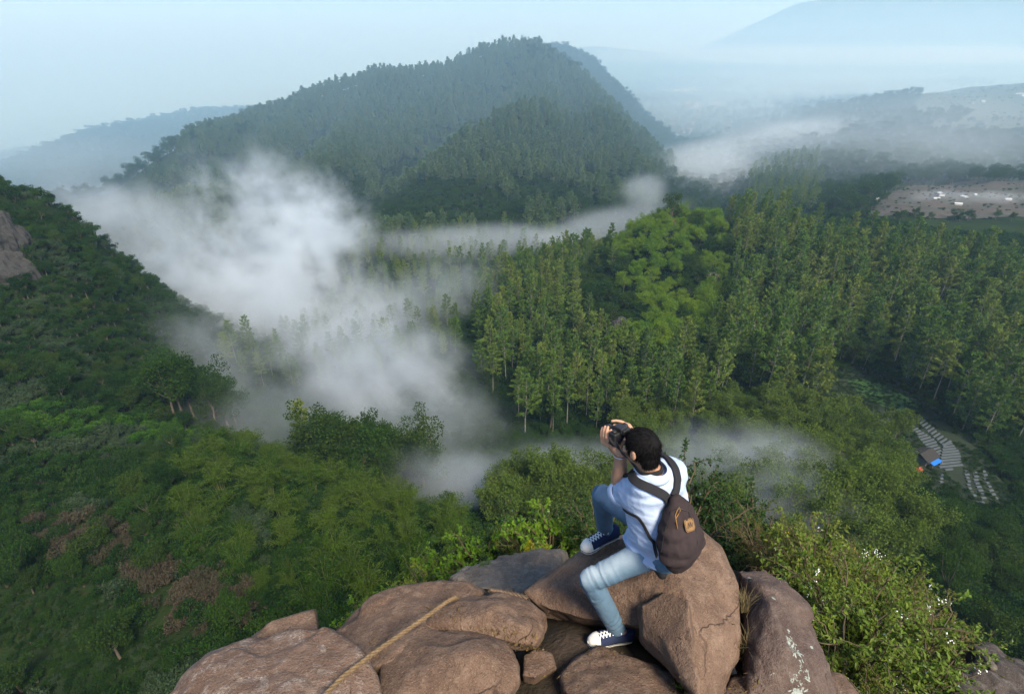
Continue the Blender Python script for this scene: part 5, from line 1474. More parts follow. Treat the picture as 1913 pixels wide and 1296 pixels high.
def patch_plate(name, s, cut, z, th, mat, parent):
    pts = [(-s, -s + cut), (-s, s - cut), (-s + cut, s), (s - cut, s), (s, s - cut), (s, -s + cut), (s - cut, -s), (-s + cut, -s)]
    V = [pc + PMX @ np.array([x, y, z]) for x, y in pts] + [pc + PMX @ np.array([x * .95, y * .95, z + th]) for x, y in pts]
    F = [tuple(range(8)), tuple(range(8, 16))[::-1]] + [(i, (i + 1) % 8, 8 + (i + 1) % 8, 8 + i) for i in range(8)]
    return link(name, mesh_from(name, V, F, mat, smooth=False), parent)
rs_ = R(45)
patch = patch_plate('leather_patch', .0300, .008, 0, .0025, m_tan, pack)
patch_plate('patch_border', .0270, .007, .0026, .0004, m_dark, patch)
patch_plate('patch_face', .0250, .0065, .0031, .0004, m_tan, patch)
parts = []
for x0, y0, x1, y1, w in ((-.017, -.012, -.010, .012, .0030), (-.010, .012, -.004, -.008, .0030), (-.004, -.010, .003, .014, .0034), (.003, .014, .008, -.008, .0030), (.008, -.010, .017, .010, .0028)):
    d = unit(np.array([x1 - x0, y1 - y0])); nn = np.array([-d[1], d[0]]) * w
    q = [(x0 - nn[0], y0 - nn[1]), (x0 + nn[0], y0 + nn[1]), (x1 + nn[0] * .3, y1 + nn[1] * .3), (x1 - nn[0] * .3, y1 - nn[1] * .3)]
    V = np.array([pc + PMX @ np.array([x, y, .0038]) for x, y in q] + [pc + PMX @ np.array([x, y, .0046]) for x, y in q])
    parts.append((V, np.array([(0, 1, 2, 3), (7, 6, 5, 4), (0, 4, 5, 1), (1, 5, 6, 2), (2, 6, 7, 3), (3, 7, 4, 0)])))
V, F = merge(parts); link('emblem', mesh_from('emblem', V, F, m_dark, smooth=False), patch)
zp = [on_pack(x, y, .004)[0] for x, y in ((1262, 968), (1266, 960), (1270, 953), (1268, 947), (1264, 953), (1261, 963), (1263, 976), (1265, 986))]
V, F = tube(np.array(zp), .0026, 6); link('zip_cord', mesh_from('zip_cord', V, F, m_orange), pack)
zz = [on_pack(x, y, .0045)[0] for x, y in ((1236, 1030), (1243, 990), (1254, 955), (1266, 948), (1285, 955), (1298, 985), (1303, 1015))]
V, F = tube(np.array(zz), .0018, 6); link('zipper', mesh_from('zipper', V, F, m_black), pack)

# ---- neck strap of the camera
strip_on([person, shirt_o], [cpos(-.066, -.01, .02), cpos(-.072, -.05, -.03), unproject(1168, 858, 2.58), unproject(1180, 876, 2.55), neck - RGT * .085 + UP * .005 + FWD * .02, neck + BCK * .085 + UP * .01, neck + RGT * .085 + UP * .01, cpos(.066, -.07, -.06), cpos(.066, -.01, .02)], .024, .003, .004, m_strap, 'neck_strap', camera_o, 90)
# ================================================================== SHRUBS ON THE SUMMIT
def leaf6(C, D, L, W, rs, fold=.25):
    """a leaf with a midrib: two folded halves, each a quad"""
    n = len(C); L = np.broadcast_to(np.asarray(L, float), n)[:, None]; W = np.broadcast_to(np.asarray(W, float), n)[:, None]
    S = unit(np.cross(D, rs.normal(size=(n, 3)) + np.array([0, 0, 2.0]))); N = np.cross(S, D)
    N = np.where(N[:, 2:] < 0, -N, N)
    a = C; m1 = C + D * L * .35 + N * L * .06; tip = C + D * L - N * L * .10
    e1 = C + D * L * .45 + S * W * .5 + N * W * fold; e2 = C + D * L * .45 - S * W * .5 + N * W * fold
    V = np.stack([a, e1, tip, m1, e2], 1).reshape(-1, 3); o = np.arange(n)[:, None] * 5
    F = np.concatenate([o + np.array([0, 1, 2, 3]), o + np.array([0, 3, 2, 4])])
    t = rs.rand(n)
    return V, F, np.concatenate([t, t])

def make_shrub(h, cr, seed, stems=16, per=70, L=.06, W=.03, droop=.1, arch=.5):
    rs = np.random.RandomState(seed); wood, C, D = [], [], []
    tips = []
    for k in range(stems):
        ph = k * 2.4 + rs.uniform(-.5, .5); out = cr * rs.uniform(.2, 1.0); hh = h * rs.uniform(.55, 1.05)
        t = np.linspace(0, 1, 6); o = np.array([math.cos(ph), math.sin(ph), 0]) * cr * .12
        P = o + np.stack([math.cos(ph) * out * t ** (1 + arch), math.sin(ph) * out * t ** (1 + arch), hh * np.sin(t * math.pi * .5) ** .9], 1) + rs.normal(0, .015, (6, 3)); P[0, 2] = -.25
        wood.append(tube(P, np.linspace(.011, .003, 6), 5)); tips.append(P[-1])
        # side twigs with leaves
        for q in range(5):
            s = rs.uniform(.35, 1.0); b = np.array([np.interp(s, t, P[:, i]) for i in range(3)])
            d = unit(rs.normal(0, 1, 3) + np.array([math.cos(ph), math.sin(ph), .7])); ln = h * rs.uniform(.12, .28)
            wood.append(tube(np.stack([b, b + d * ln * .5 + UPV * ln * .06, b + d * ln]), [.005, .003, .0015], 3)); tips.append(b + d * ln)
            m = per // 5; u = rs.uniform(.15, 1.05, m)
            C.append(b + d * ln * u[:, None] + rs.normal(0, .012, (m, 3)))
            D.append(unit(d * .5 + rs.normal(0, .75, (m, 3)) + np.array([0, 0, .25 - droop])))
    C = np.concatenate(C); D = np.concatenate(D); n = len(C)
    return merge(wood), leaf6(C, D, rs.uniform(.6, 1.25, n) * L, rs.uniform(.7, 1.2, n) * W, rs), np.array(tips)
UPV = np.array([0, 0, 1.0])

def make_grass(h, seed, n=150, dry=False):
    rs = np.random.RandomState(seed); V, F, T = [], [], []
    for k in range(n):
        ph = rs.uniform(0, 6.283); L = h * rs.uniform(.5, 1.1); w = rs.uniform(.004, .009); lean = rs.uniform(.1, .75)
        t = np.linspace(0, 1, 6); b = np.array([rs.normal(0, .07), rs.normal(0, .07), -.05])
        P = b + np.stack([math.cos(ph) * lean * L * t ** 2, math.sin(ph) * lean * L * t ** 2, L * (t - .35 * lean * t ** 2.4)], 1)
        S = np.array([-math.sin(ph), math.cos(ph), 0]) * (w * (1 - t ** 2 * .95))[:, None]
        o = len(V) * 12; V.append(np.concatenate([P - S, P + S])); i = np.arange(5); F.append(np.stack([i, i + 1, i + 7, i + 6], 1) + o); T.append(np.full(5, rs.rand()))
    return np.concatenate(V), np.concatenate(F), np.concatenate(T)

m_sh1 = foliage_mat('yellow_green_shrub_leaves', [(0.072, 0.118, 0.014), (0.105, 0.150, 0.018), (0.130, 0.160, 0.024), (0.085, 0.138, 0.018)], .35, gloss=.25)
m_sh2 = foliage_mat('olive_shrub_leaves', [(0.062, 0.085, 0.014), (0.090, 0.108, 0.018), (0.115, 0.112, 0.024)], .3, gloss=.2)
m_sh3 = foliage_mat('fresh_green_shrub_leaves', [(0.048, 0.125, 0.010), (0.075, 0.16, 0.012), (0.100, 0.18, 0.014)], .4, gloss=.25)
m_sh4 = foliage_mat('dark_green_shrub_leaves', [(0.016, 0.042, 0.010), (0.026, 0.058, 0.012), (0.034, 0.066, 0.016)], .3, gloss=.3)
m_shy = foliage_mat('golden_shrub_leaves', [(0.20, 0.20, 0.012), (0.26, 0.23, 0.014)], .4)
m_shd = foliage_mat('withered_brown_leaves', [(0.11, 0.075, 0.035), (0.14, 0.10, 0.045), (0.09, 0.065, 0.03)], .25)
m_gr = foliage_mat('grass_blades', [(0.07, 0.11, 0.018), (0.11, 0.14, 0.025), (0.09, 0.12, 0.02)], .4)
m_grd = foliage_mat('straw_blades', [(0.20, 0.16, 0.08), (0.26, 0.21, 0.11)], .3)
m_flw = plain_mat('white_petals', (0.70, 0.70, 0.68), .8, .1, 50)
m_fly = plain_mat('yellow_petals', (0.62, 0.36, 0.01), .7, .15, 50)
m_twig = plain_mat('shrub_twigs', (0.10, 0.075, 0.045), .9, .4, 20)

def flower_heads(tips, seed, r=.0065, n=9, pick=.16):
    rs = np.random.RandomState(seed); parts = []
    for t in tips:
        if rs.rand() > pick: continue
        for q in range(n):
            parts.append(ellipsoid(t + rs.normal(0, .022, 3) + np.array([0, 0, .03]), (r, r, r * .7), None, 6))
    return merge(parts)
SH = {}
def shrub_kind(key, ml, n, **kw):
    SH[key] = []
    for i in range(n):
        w, l, tips = make_shrub(seed=hash(key) % 997 * 7 + i if False else sum(map(ord, key)) * 7 + i, **kw)
        wm = mesh_from('shrub_stems', w[0], w[1], m_twig); lm = mesh_from('shrub_leaves', l[0], l[1], ml, smooth=False, attrs={'tint': ('FACE', l[2])})
        SH[key].append((wm, lm, tips))
shrub_kind('yellowgreen', m_sh1, 3, h=.95, cr=.6, stems=22, per=110, L=.044, W=.022)
shrub_kind('olive', m_sh2, 3, h=.9, cr=.6, stems=24, per=120, L=.030, W=.012)
shrub_kind('fresh', m_sh3, 2, h=.8, cr=.6, stems=18, per=80, L=.066, W=.038)
shrub_kind('dark', m_sh4, 2, h=1.0, cr=.5, stems=24, per=190, L=.036, W=.022, arch=.2)
shrub_kind('golden', m_shy, 1, h=.7, cr=.5, stems=14, per=70, L=.050, W=.030)
shrub_kind('withered', m_shd, 2, h=.85, cr=.65, stems=22, per=45, L=.05, W=.014, droop=.5)
FLW = [mesh_from('flowers', *flower_heads(SH['yellowgreen'][i][2], 5 + i), m_flw) for i in range(2)]
FLY = [mesh_from('flowers', *flower_heads(SH['olive'][0][2], 15, .010, 4, .05), m_fly)]
GR = [mesh_from('grass', *(lambda g_: (g_[0], g_[1]))(make_grass(.75, 61 + i)), m_gr, smooth=False) for i in range(2)]
GRD = [mesh_from('grass', *(lambda g_: (g_[0], g_[1]))(make_grass(.7, 71, 90)), m_grd, smooth=False)]
_srs = np.random.RandomState(31)
def put_shrub(key, p, s, label, group, flowers=None, kind='shrub'):
    k = _srs.randint(len(SH[key])); w, l, _t = SH[key][k]
    t = empty(kind, tuple(p), _srs.uniform(0, 6.28)); t.scale = (s, s, s * _srs.uniform(.85, 1.15)); tag(t, label, 'shrub' if kind == 'shrub' else 'tree', group)
    link('stem', w, t); link('foliage', l, t)
    if flowers is not None:
        k2 = k if k < len(flowers) else 0
        link('flower_heads', flowers[k2], t)['kind'] = 'stuff'
    return t
NAMES = {'yellowgreen': 'yellow green leafy shrub', 'olive': 'fine leaved olive green shrub', 'fresh': 'fresh green broad leaved shrub', 'dark': 'dark green shrub', 'golden': 'golden yellow shrub', 'withered': 'withered brown shrub'}
def scatter_shrubs(poly, r0, r1, s, seed, mix, where, group, smin=.7, smax=1.15, zoff=0):
    x, y, z, r, px, py = ground_points(-8, 14, 0, 16, s, seed, r0, r1, 75)
    k = in_poly(px, py, poly)
    q = np.random.RandomState(seed); keys = list(mix); pr = np.array([mix[a] for a in keys]); pr = pr / pr.sum()
    for i in np.where(k)[0]:
        a = keys[q.choice(len(keys), p=pr)]
        fl = None; lab = NAMES[a]
        if a == 'yellowgreen' and q.rand() < .16: fl = FLW; lab = 'white flowering shrub'
        elif a == 'olive' and q.rand() < .22: fl = FLY; lab = 'yellow flowering olive shrub'
        sc_ = q.uniform(smin, smax)
        lab = ('low', 'middling', 'tall')[int(np.clip((sc_ - smin) / (smax - smin) * 3, 0, 2.99))] + ' ' + lab
        put_shrub(a, (x[i], y[i], z[i] - .03 + zoff), sc_, (lab + ' ' + where), group, fl)
# the slope right of the boulders
scatter_shrubs([(1330, 1010), (1420, 1000), (1560, 990), (1680, 1020), (1800, 1100), (1940, 1220), (2060, 1330), (1960, 1420), (1600, 1440), (1530, 1400), (1500, 1180), (1420, 1090)], 3.0, 10.5, .44, 101,
               dict(yellowgreen=5, olive=5, fresh=1.3, withered=.9, dark=.6), 'on the slope beside the lichen boulder', 'shrubs on the slope beside the lichen boulder')
scatter_shrubs([(1290, 960), (1400, 950), (1600, 960), (1700, 1010), (1560, 1000), (1400, 1015), (1330, 1020)], 5.5, 13, .62, 102,
               dict(yellowgreen=3, dark=3, fresh=1.5, olive=1), 'at the far rim of the summit slope', 'shrubs at the far rim of the summit', .9, 1.5)
# behind the boulders on the left
scatter_shrubs([(660, 1230), (720, 1080), (870, 1000), (960, 975), (1110, 960), (1130, 1120), (900, 1190), (760, 1260)], 4.6, 11.5, .52, 103,
               dict(yellowgreen=3, fresh=4, dark=1.5, olive=2), 'behind the grey slab at the edge of the drop', 'shrubs behind the grey slab', .6, 1.05)
scatter_shrubs([(560, 1330), (600, 1180), (690, 1080), (760, 1120), (700, 1260), (620, 1330)], 5, 13, .7, 104, dict(fresh=5, dark=2, yellowgreen=2), 'below the rounded boulder on the drop', 'shrubs below the rounded boulder', .8, 1.3)
for px_, py_, d_, key, s_, lab in ((1010, 1022, 5.6, 'golden', .45, 'small golden yellow shrub right above the grey slab'), (1345, 905, 9.5, 'dark', 2.0, None), (1300, 925, 8.5, 'dark', 1.7, None), (1375, 960, 9.0, 'dark', 1.5, None)):
    p = unproject(px_, py_, d_); z = float(terrain_z(p[0], p[1]))
    if lab: put_shrub(key, (p[0], p[1], z), s_, lab, None)
for px_, py_, d_, s_, lab in ((1290, 975, 8.6, 2.0, 'dark green young tree just behind the backpack'), (1345, 985, 9.6, 1.7, 'dark green young tree with an open top beyond the boulder'), (1392, 985, 9.0, 1.5, 'small dark conical tree at the end of the row beyond the boulder'), (1470, 985, 12, 2.2, 'dark rounded young tree against the pale mist')):
    p = unproject(px_, py_, d_); put_shrub('dark', (p[0], p[1], float(terrain_z(p[0], p[1])) - .05), s_, lab, None, None, 'young_tree')
# grass tufts
def put_grass(p, s, m, label, group):
    o = link('grass_tuft', m, None, tuple(p)); o.scale = (s, s, s); o.rotation_euler = (0, 0, _srs.uniform(0, 6.28)); tag(o, label, 'grass', group)
def scatter_grass(poly, r0, r1, s, seed, meshes, label, group, smin, smax):
    x, y, z, r, px, py = ground_points(-8, 14, 0, 16, s, seed, r0, r1, 75); q = np.random.RandomState(seed)
    for i in np.where(in_poly(px, py, poly))[0]: put_grass((x[i], y[i], z[i]), q.uniform(smin, smax), meshes[q.randint(len(meshes))], label, group)
scatter_grass([(740, 1200), (790, 1060), (880, 1040), (920, 1100), (850, 1190)], 5, 10, .5, 111, GR, 'tall pale grass tuft at the edge of the drop behind the boulders', 'grass tufts behind the boulders', .9, 1.4)
scatter_grass([(1330, 1010), (1560, 990), (1700, 1030), (1913, 1240), (1960, 1330), (1600, 1420), (1500, 1180)], 3.2, 10, .95, 112, GR, 'arching green grass tuft among the summit shrubs', 'green grass tufts among the shrubs', .7, 1.3)
scatter_grass([(1560, 1150), (1800, 1100), (1913, 1260), (1700, 1330), (1560, 1330)], 3.2, 8, 1.0, 113, GRD, 'dry straw coloured grass tuft among the summit shrubs', 'dry grass tufts among the shrubs', .7, 1.1)
for px_, py_, d_, s_, lab in ((1388, 1135, 3.0, .22, 'dry straw tuft in the crack beside the lichen boulder'), (1392, 1215, 2.9, .25, 'dry grass in the dark gap beside the lichen boulder')):
    put_grass(unproject(px_, py_, d_), s_, GRD[0], lab, None)
for px_, py_, d_, s_, key, lab in ((905, 1062, 4.75, .10, 'fresh', 'tiny green plant growing on the grey slab'), (1282, 1290, 2.66, .09, 'fresh', 'tiny green weed at the foot of the wedge rock')):
    put_shrub(key, unproject(px_, py_, d_), s_, lab, None)
# ================================================================== FIELDS, HUTS, VILLAGES, CLIFFS
def ground_at(px, py, r0=20, r1=4000):
    """where the sight line through a pixel meets the terrain"""
    u = unproject(px, py, 1.0)
    d = np.exp(np.linspace(math.log(r0), math.log(r1), 900)); P = u[None] * d[:, None]
    h = P[:, 2] - terrain_z(P[:, 0], P[:, 1]); i = int(np.argmax(h < 0))
    lo, hi = d[max(i - 1, 0)], d[i]
    for _ in range(30):
        m = (lo + hi) / 2; p = u * m
        if p[2] > terrain_z(p[0], p[1]): lo = m
        else: hi = m
    p = u * hi; p[2] = float(terrain_z(p[0], p[1])); return p

def sheet(name, poly_px, mat, lift, r0=20, step=2.0, n=None, label=None, kind='structure', edge=0.15):
    """a field laid over the ground"""
    Q = np.array([ground_at(x, y, r0) for x, y in poly_px])[:, :2]
    x0, y0 = Q.min(0); x1, y1 = Q.max(0)
    gx, gy = np.meshgrid(np.arange(x0, x1 + step, step), np.arange(y0, y1 + step, step), indexing='ij')
    ins = in_poly(gx, gy, [tuple(q) for q in Q])
    bm = bmesh.new(); vs = {}
    def v(i, j):
        if (i, j) not in vs:
            x, y = gx[i, j], gy[i, j]; vs[(i, j)] = bm.verts.new((x, y, float(terrain_z(x, y)) + lift))
        return vs[(i, j)]
    for i in range(gx.shape[0] - 1):
        for j in range(gx.shape[1] - 1):
            if ins[i, j] and ins[i + 1, j] and ins[i, j + 1] and ins[i + 1, j + 1]:
                bm.faces.new((v(i, j), v(i + 1, j), v(i + 1, j + 1), v(i, j + 1)))
    me = bpy.data.meshes.new(name); bm.to_mesh(me); bm.free(); me.materials.append(mat)
    o = link(name, me); return tag(o, label, None, None, kind)

m_terr = plain_mat('terrace_soil', (0.016, 0.027, 0.010), .95, .5, .12, col2=(0.010, 0.016, 0.007), bump=.2, bump_scale=2)
m_crop = plain_mat('young_crop', (0.030, 0.080, 0.016), .95, .4, .25, col2=(0.02, 0.05, 0.013))
m_mulch = plain_mat('silver_mulch_film', (0.062, 0.075, 0.088), .6, .25, .8, spec=.5)
m_plat = plain_mat('bare_tilled_soil', (0.052, 0.040, 0.032), .95, .4, .05, col2=(0.030, 0.033, 0.022))
m_fgreen = plain_mat('hill_meadow', (0.040, 0.050, 0.028), .95, .4, .02, col2=(0.024, 0.034, 0.018))
sheet('terrace_field', TERR, m_terr, .25, 60, 1.6)
sheet('terrace_crop_field', [(1575, 712), (1610, 708), (1660, 722), (1712, 752), (1728, 772), (1690, 776), (1640, 760), (1600, 735)], m_crop, .5, 60, 1.2)
sheet('plateau_field', PLATEAU, m_plat, .6, 300, 4)
sheet('hill_fields', FIELDS, m_fgreen, .8, 600, 8)

# ---- vegetable beds: each plot a thing, its plastic rows laid across the slope
PLOTS = []
def veg_plot(poly_px, along_px, label, n_rows=None, gap=1.3, fill=.46):
    PLOTS.append(poly_px)
    Q = np.array([ground_at(x, y, 60) for x, y in poly_px])[:, :2]
    a = np.array([ground_at(*along_px[0], 60)[:2], ground_at(*along_px[1], 60)[:2]]); d = unit(a[1] - a[0]); nrm = np.array([-d[1], d[0]])
    s = Q @ nrm; t = Q @ d; c = Q.mean(0); t0 = empty('vegetable_plot', (c[0], c[1], float(terrain_z(*c))))
    rows = 0
    for k, w in enumerate(np.arange(s.min() + gap * .5, s.max(), gap)):
        tt = np.arange(t.min(), t.max(), .5); P = d * tt[:, None] + nrm * w
        ins = in_poly(P[:, 0], P[:, 1], [tuple(q) for q in Q]); 
        if ins.sum() < 3: continue
        P = P[ins]; n = len(P); hw = gap * fill * .5; z = terrain_z(P[:, 0], P[:, 1])
        prof = [(-hw, .30), (-hw * .7, .62), (hw * .7, .62), (hw, .30)]
        V = np.concatenate([np.column_stack([P + nrm * o_, z + h_]) for o_, h_ in prof]) - np.array(t0.location)
        i, j = np.meshgrid(np.arange(3), np.arange(n - 1), indexing='ij'); p = (i * n + j).ravel()
        link('mulch_row', mesh_from('mulch_row', V, np.stack([p, p + 1, p + n + 1, p + n], 1), m_mulch, smooth=False), t0); rows += 1
    tag(t0, label, 'vegetable plot', 'vegetable plots on the terraces'); return t0
veg_plot([(1758, 830), (1775, 826), (1792, 845), (1798, 872), (1768, 882), (1752, 876), (1756, 850)], ((1755, 860), (1797, 856)), 'widest vegetable plot of silvery rows in the middle of the terraces')
veg_plot([(1705, 782), (1722, 780), (1755, 812), (1776, 826), (1762, 838), (1735, 812)], ((1735, 812), (1755, 800)), 'long curving plot of silvery rows along the wood edge')
veg_plot([(1692, 790), (1712, 800), (1745, 822), (1760, 846), (1738, 848), (1718, 826)], ((1720, 828), (1748, 820)), 'curved plot of silvery rows beside the widest plot')
veg_plot([(1734, 850), (1758, 845), (1748, 866), (1730, 862)], ((1732, 862), (1756, 850)), 'small plot of silvery rows next to the hut')
veg_plot([(1640, 782), (1660, 786), (1664, 794), (1640, 788)], ((1640, 786), (1662, 792)), 'small silvery plot alone at the upper end of the terraces')
veg_plot([(1798, 880), (1808, 880), (1814, 910), (1826, 935), (1844, 942), (1826, 944), (1806, 915)], ((1800, 895), (1812, 894)), 'first of the narrow strips running down from the widest plot')
veg_plot([(1814, 879), (1824, 879), (1830, 905), (1842, 930), (1846, 942), (1832, 935), (1818, 905)], ((1816, 893), (1828, 892)), 'second narrow strip running down the terraces')
veg_plot([(1830, 878), (1840, 879), (1848, 905), (1862, 930), (1866, 944), (1848, 925), (1836, 898)], ((1832, 890), (1844, 888)), 'third narrow strip running down at the wood side')
veg_plot([(1752, 886), (1762, 886), (1760, 908), (1752, 912)], ((1752, 896), (1762, 895)), 'short strip of rows just below the widest plot on the hut side')
veg_plot([(1868, 1042), (1878, 1046), (1913, 1092), (1913, 1112), (1890, 1086)], ((1872, 1060), (1893, 1052)), 'pale flowering strip far below the shrubs at the frame edge', gap=1.6)

# ---- the field hut with its blue and red tarpaulins
m_thatch = plain_mat('dark_thatch', (0.030, 0.028, 0.026), .95, .4, 4)
m_blue = plain_mat('blue_tarpaulin', (0.015, 0.13, 0.48), .5, .15, 2)
m_red = plain_mat('red_tarpaulin', (0.42, 0.045, 0.035), .5, .2, 2)
m_post = plain_mat('grey_wood_posts', (0.20, 0.18, 0.15), .9, .3, 6)
def prism(parts): return merge(parts)
def box_vf(c, s):
    c = np.array(c, float); s = np.array(s, float) / 2
    V = np.array([c + s * np.array(k) for k in ((-1, -1, -1), (1, -1, -1), (1, 1, -1), (-1, 1, -1), (-1, -1, 1), (1, -1, 1), (1, 1, 1), (-1, 1, 1))])
    return V, np.array([(3, 2, 1, 0), (4, 5, 6, 7), (0, 1, 5, 4), (1, 2, 6, 5), (2, 3, 7, 6), (3, 0, 4, 7)])
def gable_vf(w, d, z0, h, over=.25, th=.12):
    """two roof slopes with thickness; ridge along x"""
    w2 = w / 2 + over; d2 = d / 2 + over; parts = []
    for s in (-1, 1):
        a = np.array([(-w2, s * d2, z0), (w2, s * d2, z0), (w2, 0, z0 + h), (-w2, 0, z0 + h)])
        V = np.concatenate([a, a + np.array([0, 0, th])]); F = np.array([(3, 2, 1, 0), (4, 5, 6, 7), (0, 1, 5, 4), (1, 2, 6, 5), (2, 3, 7, 6), (3, 0, 4, 7)])
        if s > 0: F = F[:, ::-1]
        parts.append((V, F))
    return merge(parts)
p = ground_at(1722, 862, 60)
hut = empty('field_hut', p, .5); tag(hut, 'dark roofed field hut with a blue tarpaulin at the edge of the terraces', 'hut')
V, F = gable_vf(5.4, 4.4, 2.2, 1.5, .4); link('roof', mesh_from('roof', V, F, m_thatch, smooth=False), hut)
V, F = box_vf((0, 0, 1.1), (4.8, 3.8, 2.2)); link('wall', mesh_from('wall', V, F, m_post, smooth=False), hut)
for x in (-2.6, 2.6):
    V, F = tube(np.array([(x, -3.6, -.6), (x, -3.6, 1.9)]), .09, 6); link('post', mesh_from('post', V, F, m_post), hut)
V, F = box_vf((0, 0, 0), (4.2, 1.6, .06)); V = V @ np.array(Matrix.Rotation(R(14), 3, 'X')).T + np.array([0, -2.9, 2.0]); link('blue_tarpaulin', mesh_from('tarpaulin', V, F, m_blue, smooth=False), hut)
p = ground_at(1711, 885, 60)
tp = empty('tarpaulin_shelter', p, .3); tag(tp, 'small red tarpaulin shelter among the trees below the hut', 'shelter')
V, F = gable_vf(1.7, 1.6, 1.5, .6, .1, .05); link('red_tarpaulin', mesh_from('tarpaulin', V, F, m_red, smooth=False), tp)
for x in (-.8, .8):
    for y in (-.75, .75):
        V, F = tube(np.array([(x, y, -.5), (x, y, 1.6)]), .06, 5); link('post', mesh_from('post', V, F, m_post), tp)

# ---- houses far away
m_wallw = plain_mat('pale_plaster', (0.50, 0.47, 0.43), .9, .2, .3)
m_roofo = plain_mat('orange_tiles', (0.42, 0.17, 0.075), .9, .3, .5)
m_roofg = plain_mat('pale_sheet_metal', (0.42, 0.43, 0.44), .5, .15, .4)
def house_proto(w, d, h, rh, mr, key):
    V, F = box_vf((0, 0, h / 2 - .6), (w, d, h + 1.2)); wl = mesh_from('wall', V, F, m_wallw, smooth=False)
    V, F = gable_vf(w, d, h, rh, .4, .18); rf = mesh_from('roof', V, F, mr, smooth=False)
    return wl, rf
HO = [house_proto(11, 8, 4, 2.6, m_roofo, 'a'), house_proto(9, 7, 3.4, 2.2, m_roofo, 'b'), house_proto(14, 8, 5.5, 2.4, m_roofo, 'c')]
HG = [house_proto(7, 4.2, 2.2, 1.0, m_roofg, 'd'), house_proto(10, 4.5, 2.2, 1.0, m_roofg, 'e')]
_h = np.random.RandomState(77)
def house(px, py, kinds, label, group, s=1.0, name='house', r0=300):
    p = ground_at(px, py, r0, 8000); k = kinds[_h.randint(len(kinds))]
    t = empty(name, p, _h.uniform(0, 3.1)); s = s * (.68 if name == 'shed' else 1); t.scale = (s, s, s); tag(t, label, 'house' if name == 'house' else 'shed', group)
    link('wall', k[0], t); link('roof', k[1], t)
for i in range(46):
    px_ = _h.normal(1292, 20); py_ = 190 + (px_ - 1292) * .22 + _h.normal(0, 7)
    house(px_, py_, HO, 'orange roofed house in the larger hazy village of the side valley', 'houses of the larger village', 1.0, 'house', 900)
for i in range(20): house(_h.normal(1275, 11), 248 + _h.normal(0, 8), HO, 'orange roofed house in the small hazy village beside the pine hill', 'houses of the small village', .8, 'house', 800)
for i in range(22): house(_h.uniform(1120, 1330), 84 + _h.normal(0, 5), HO, 'house on the far village ridge under the pale sky', 'houses on the far ridge', 1.4, 'house', 2000)
for i in range(12): house(_h.uniform(1340, 1400), 312 + _h.normal(0, 7), HG, 'pale roof showing through the mist of the side valley', 'roofs in the mist', 1.0, 'house', 520)
for px_, py_, s_, lab in ((1757, 366, 1.3, 'longest white shed roof on the bare plateau field'), (1801, 371, 1.0, 'white shed in the middle of the bare plateau field'), (1789, 384, 1.0, 'white shed standing lowest on the bare plateau field'), (1820, 366, .8, 'small white shed past the middle of the bare field'),
                          (1636, 374, .9, 'pale shed at the wood side corner of the bare field'), (1882, 375, .9, 'white shed by the pond end of the bare field'), (1748, 373, .8, 'small pale shed below the longest white shed'), (1835, 192, 1.5, 'white shed on the farmed hill across the valley'), (1905, 180, 2.2, 'tall pale building high on the farmed hill'), (1818, 194, 1.2, 'smaller white shed on the farmed hill')):
    house(px_, py_, HG, lab, None, s_, 'shed', 330 if py_ > 300 else 700)
p = ground_at(1252, 426, 230); sh = empty('lookout_hut', p + np.array([0, -4, 3.]), .4); tag(sh, 'tiny pale lookout hut under the tall tree on the knoll', 'hut')
V, F = box_vf((0, 0, 0), (2.4, 2.2, 3.4)); link('wall', mesh_from('wall', V, F, m_wallw, smooth=False), sh)
V, F = gable_vf(2.4, 2.2, 1.7, .8, .3, .08); link('roof', mesh_from('roof', V, F, m_roofo, smooth=False), sh)
for i in range(34):
    px_ = _h.uniform(10, 420); py_ = _h.uniform(185, 232) - (px_ - 200) * .02
    house(px_, py_, HG, 'pale building of the far city on the blue plain', 'buildings of the far city', _h.uniform(3, 6), 'house', 2600)

# ---- bare cliffs
m_cliff = rock_mat('weathered_cliff', (0.032, 0.031, 0.030), (0.014, 0.014, 0.013), (0.085, 0.082, 0.080))
def cliff(px, py, d, size, label, seed, rot=0):
    c = unproject(px, py, d)
    V, F = ellipsoid((0, 0, 0), size, np.array(Matrix.Rotation(rot, 3, 'Z')), 70)
    n = unit(V); q = V / 3.2
    st = 1 - np.abs(fb3(np.stack([q[:, 0] * 1.5, q[:, 1] * 1.5, q[:, 2] * .45], 1) + seed, 4)) * 2.5
    V = V * (1 + .30 * fb3(q * .6 + seed, 3))[:, None] + n * (st * 1.8 * min(size) / 7)[:, None]
    o = link('cliff', mesh_from('cliff', V, F, m_cliff, smooth=False), None, c); tag(o, label, 'cliff'); return o
cliff(2, 455, 170, (6, 6, 10), 'pale streaked rock face on the steep hillside at the frame edge', 1.0, .6)
cliff(14, 525, 168, (9, 5, 8), 'dark rock wall below the pale rock face on the steep hillside', 2.0, .7)
cliff(1158, 618, 240, (5, 4, 5), 'grey bare rock between the pines below the knoll', 4.0)

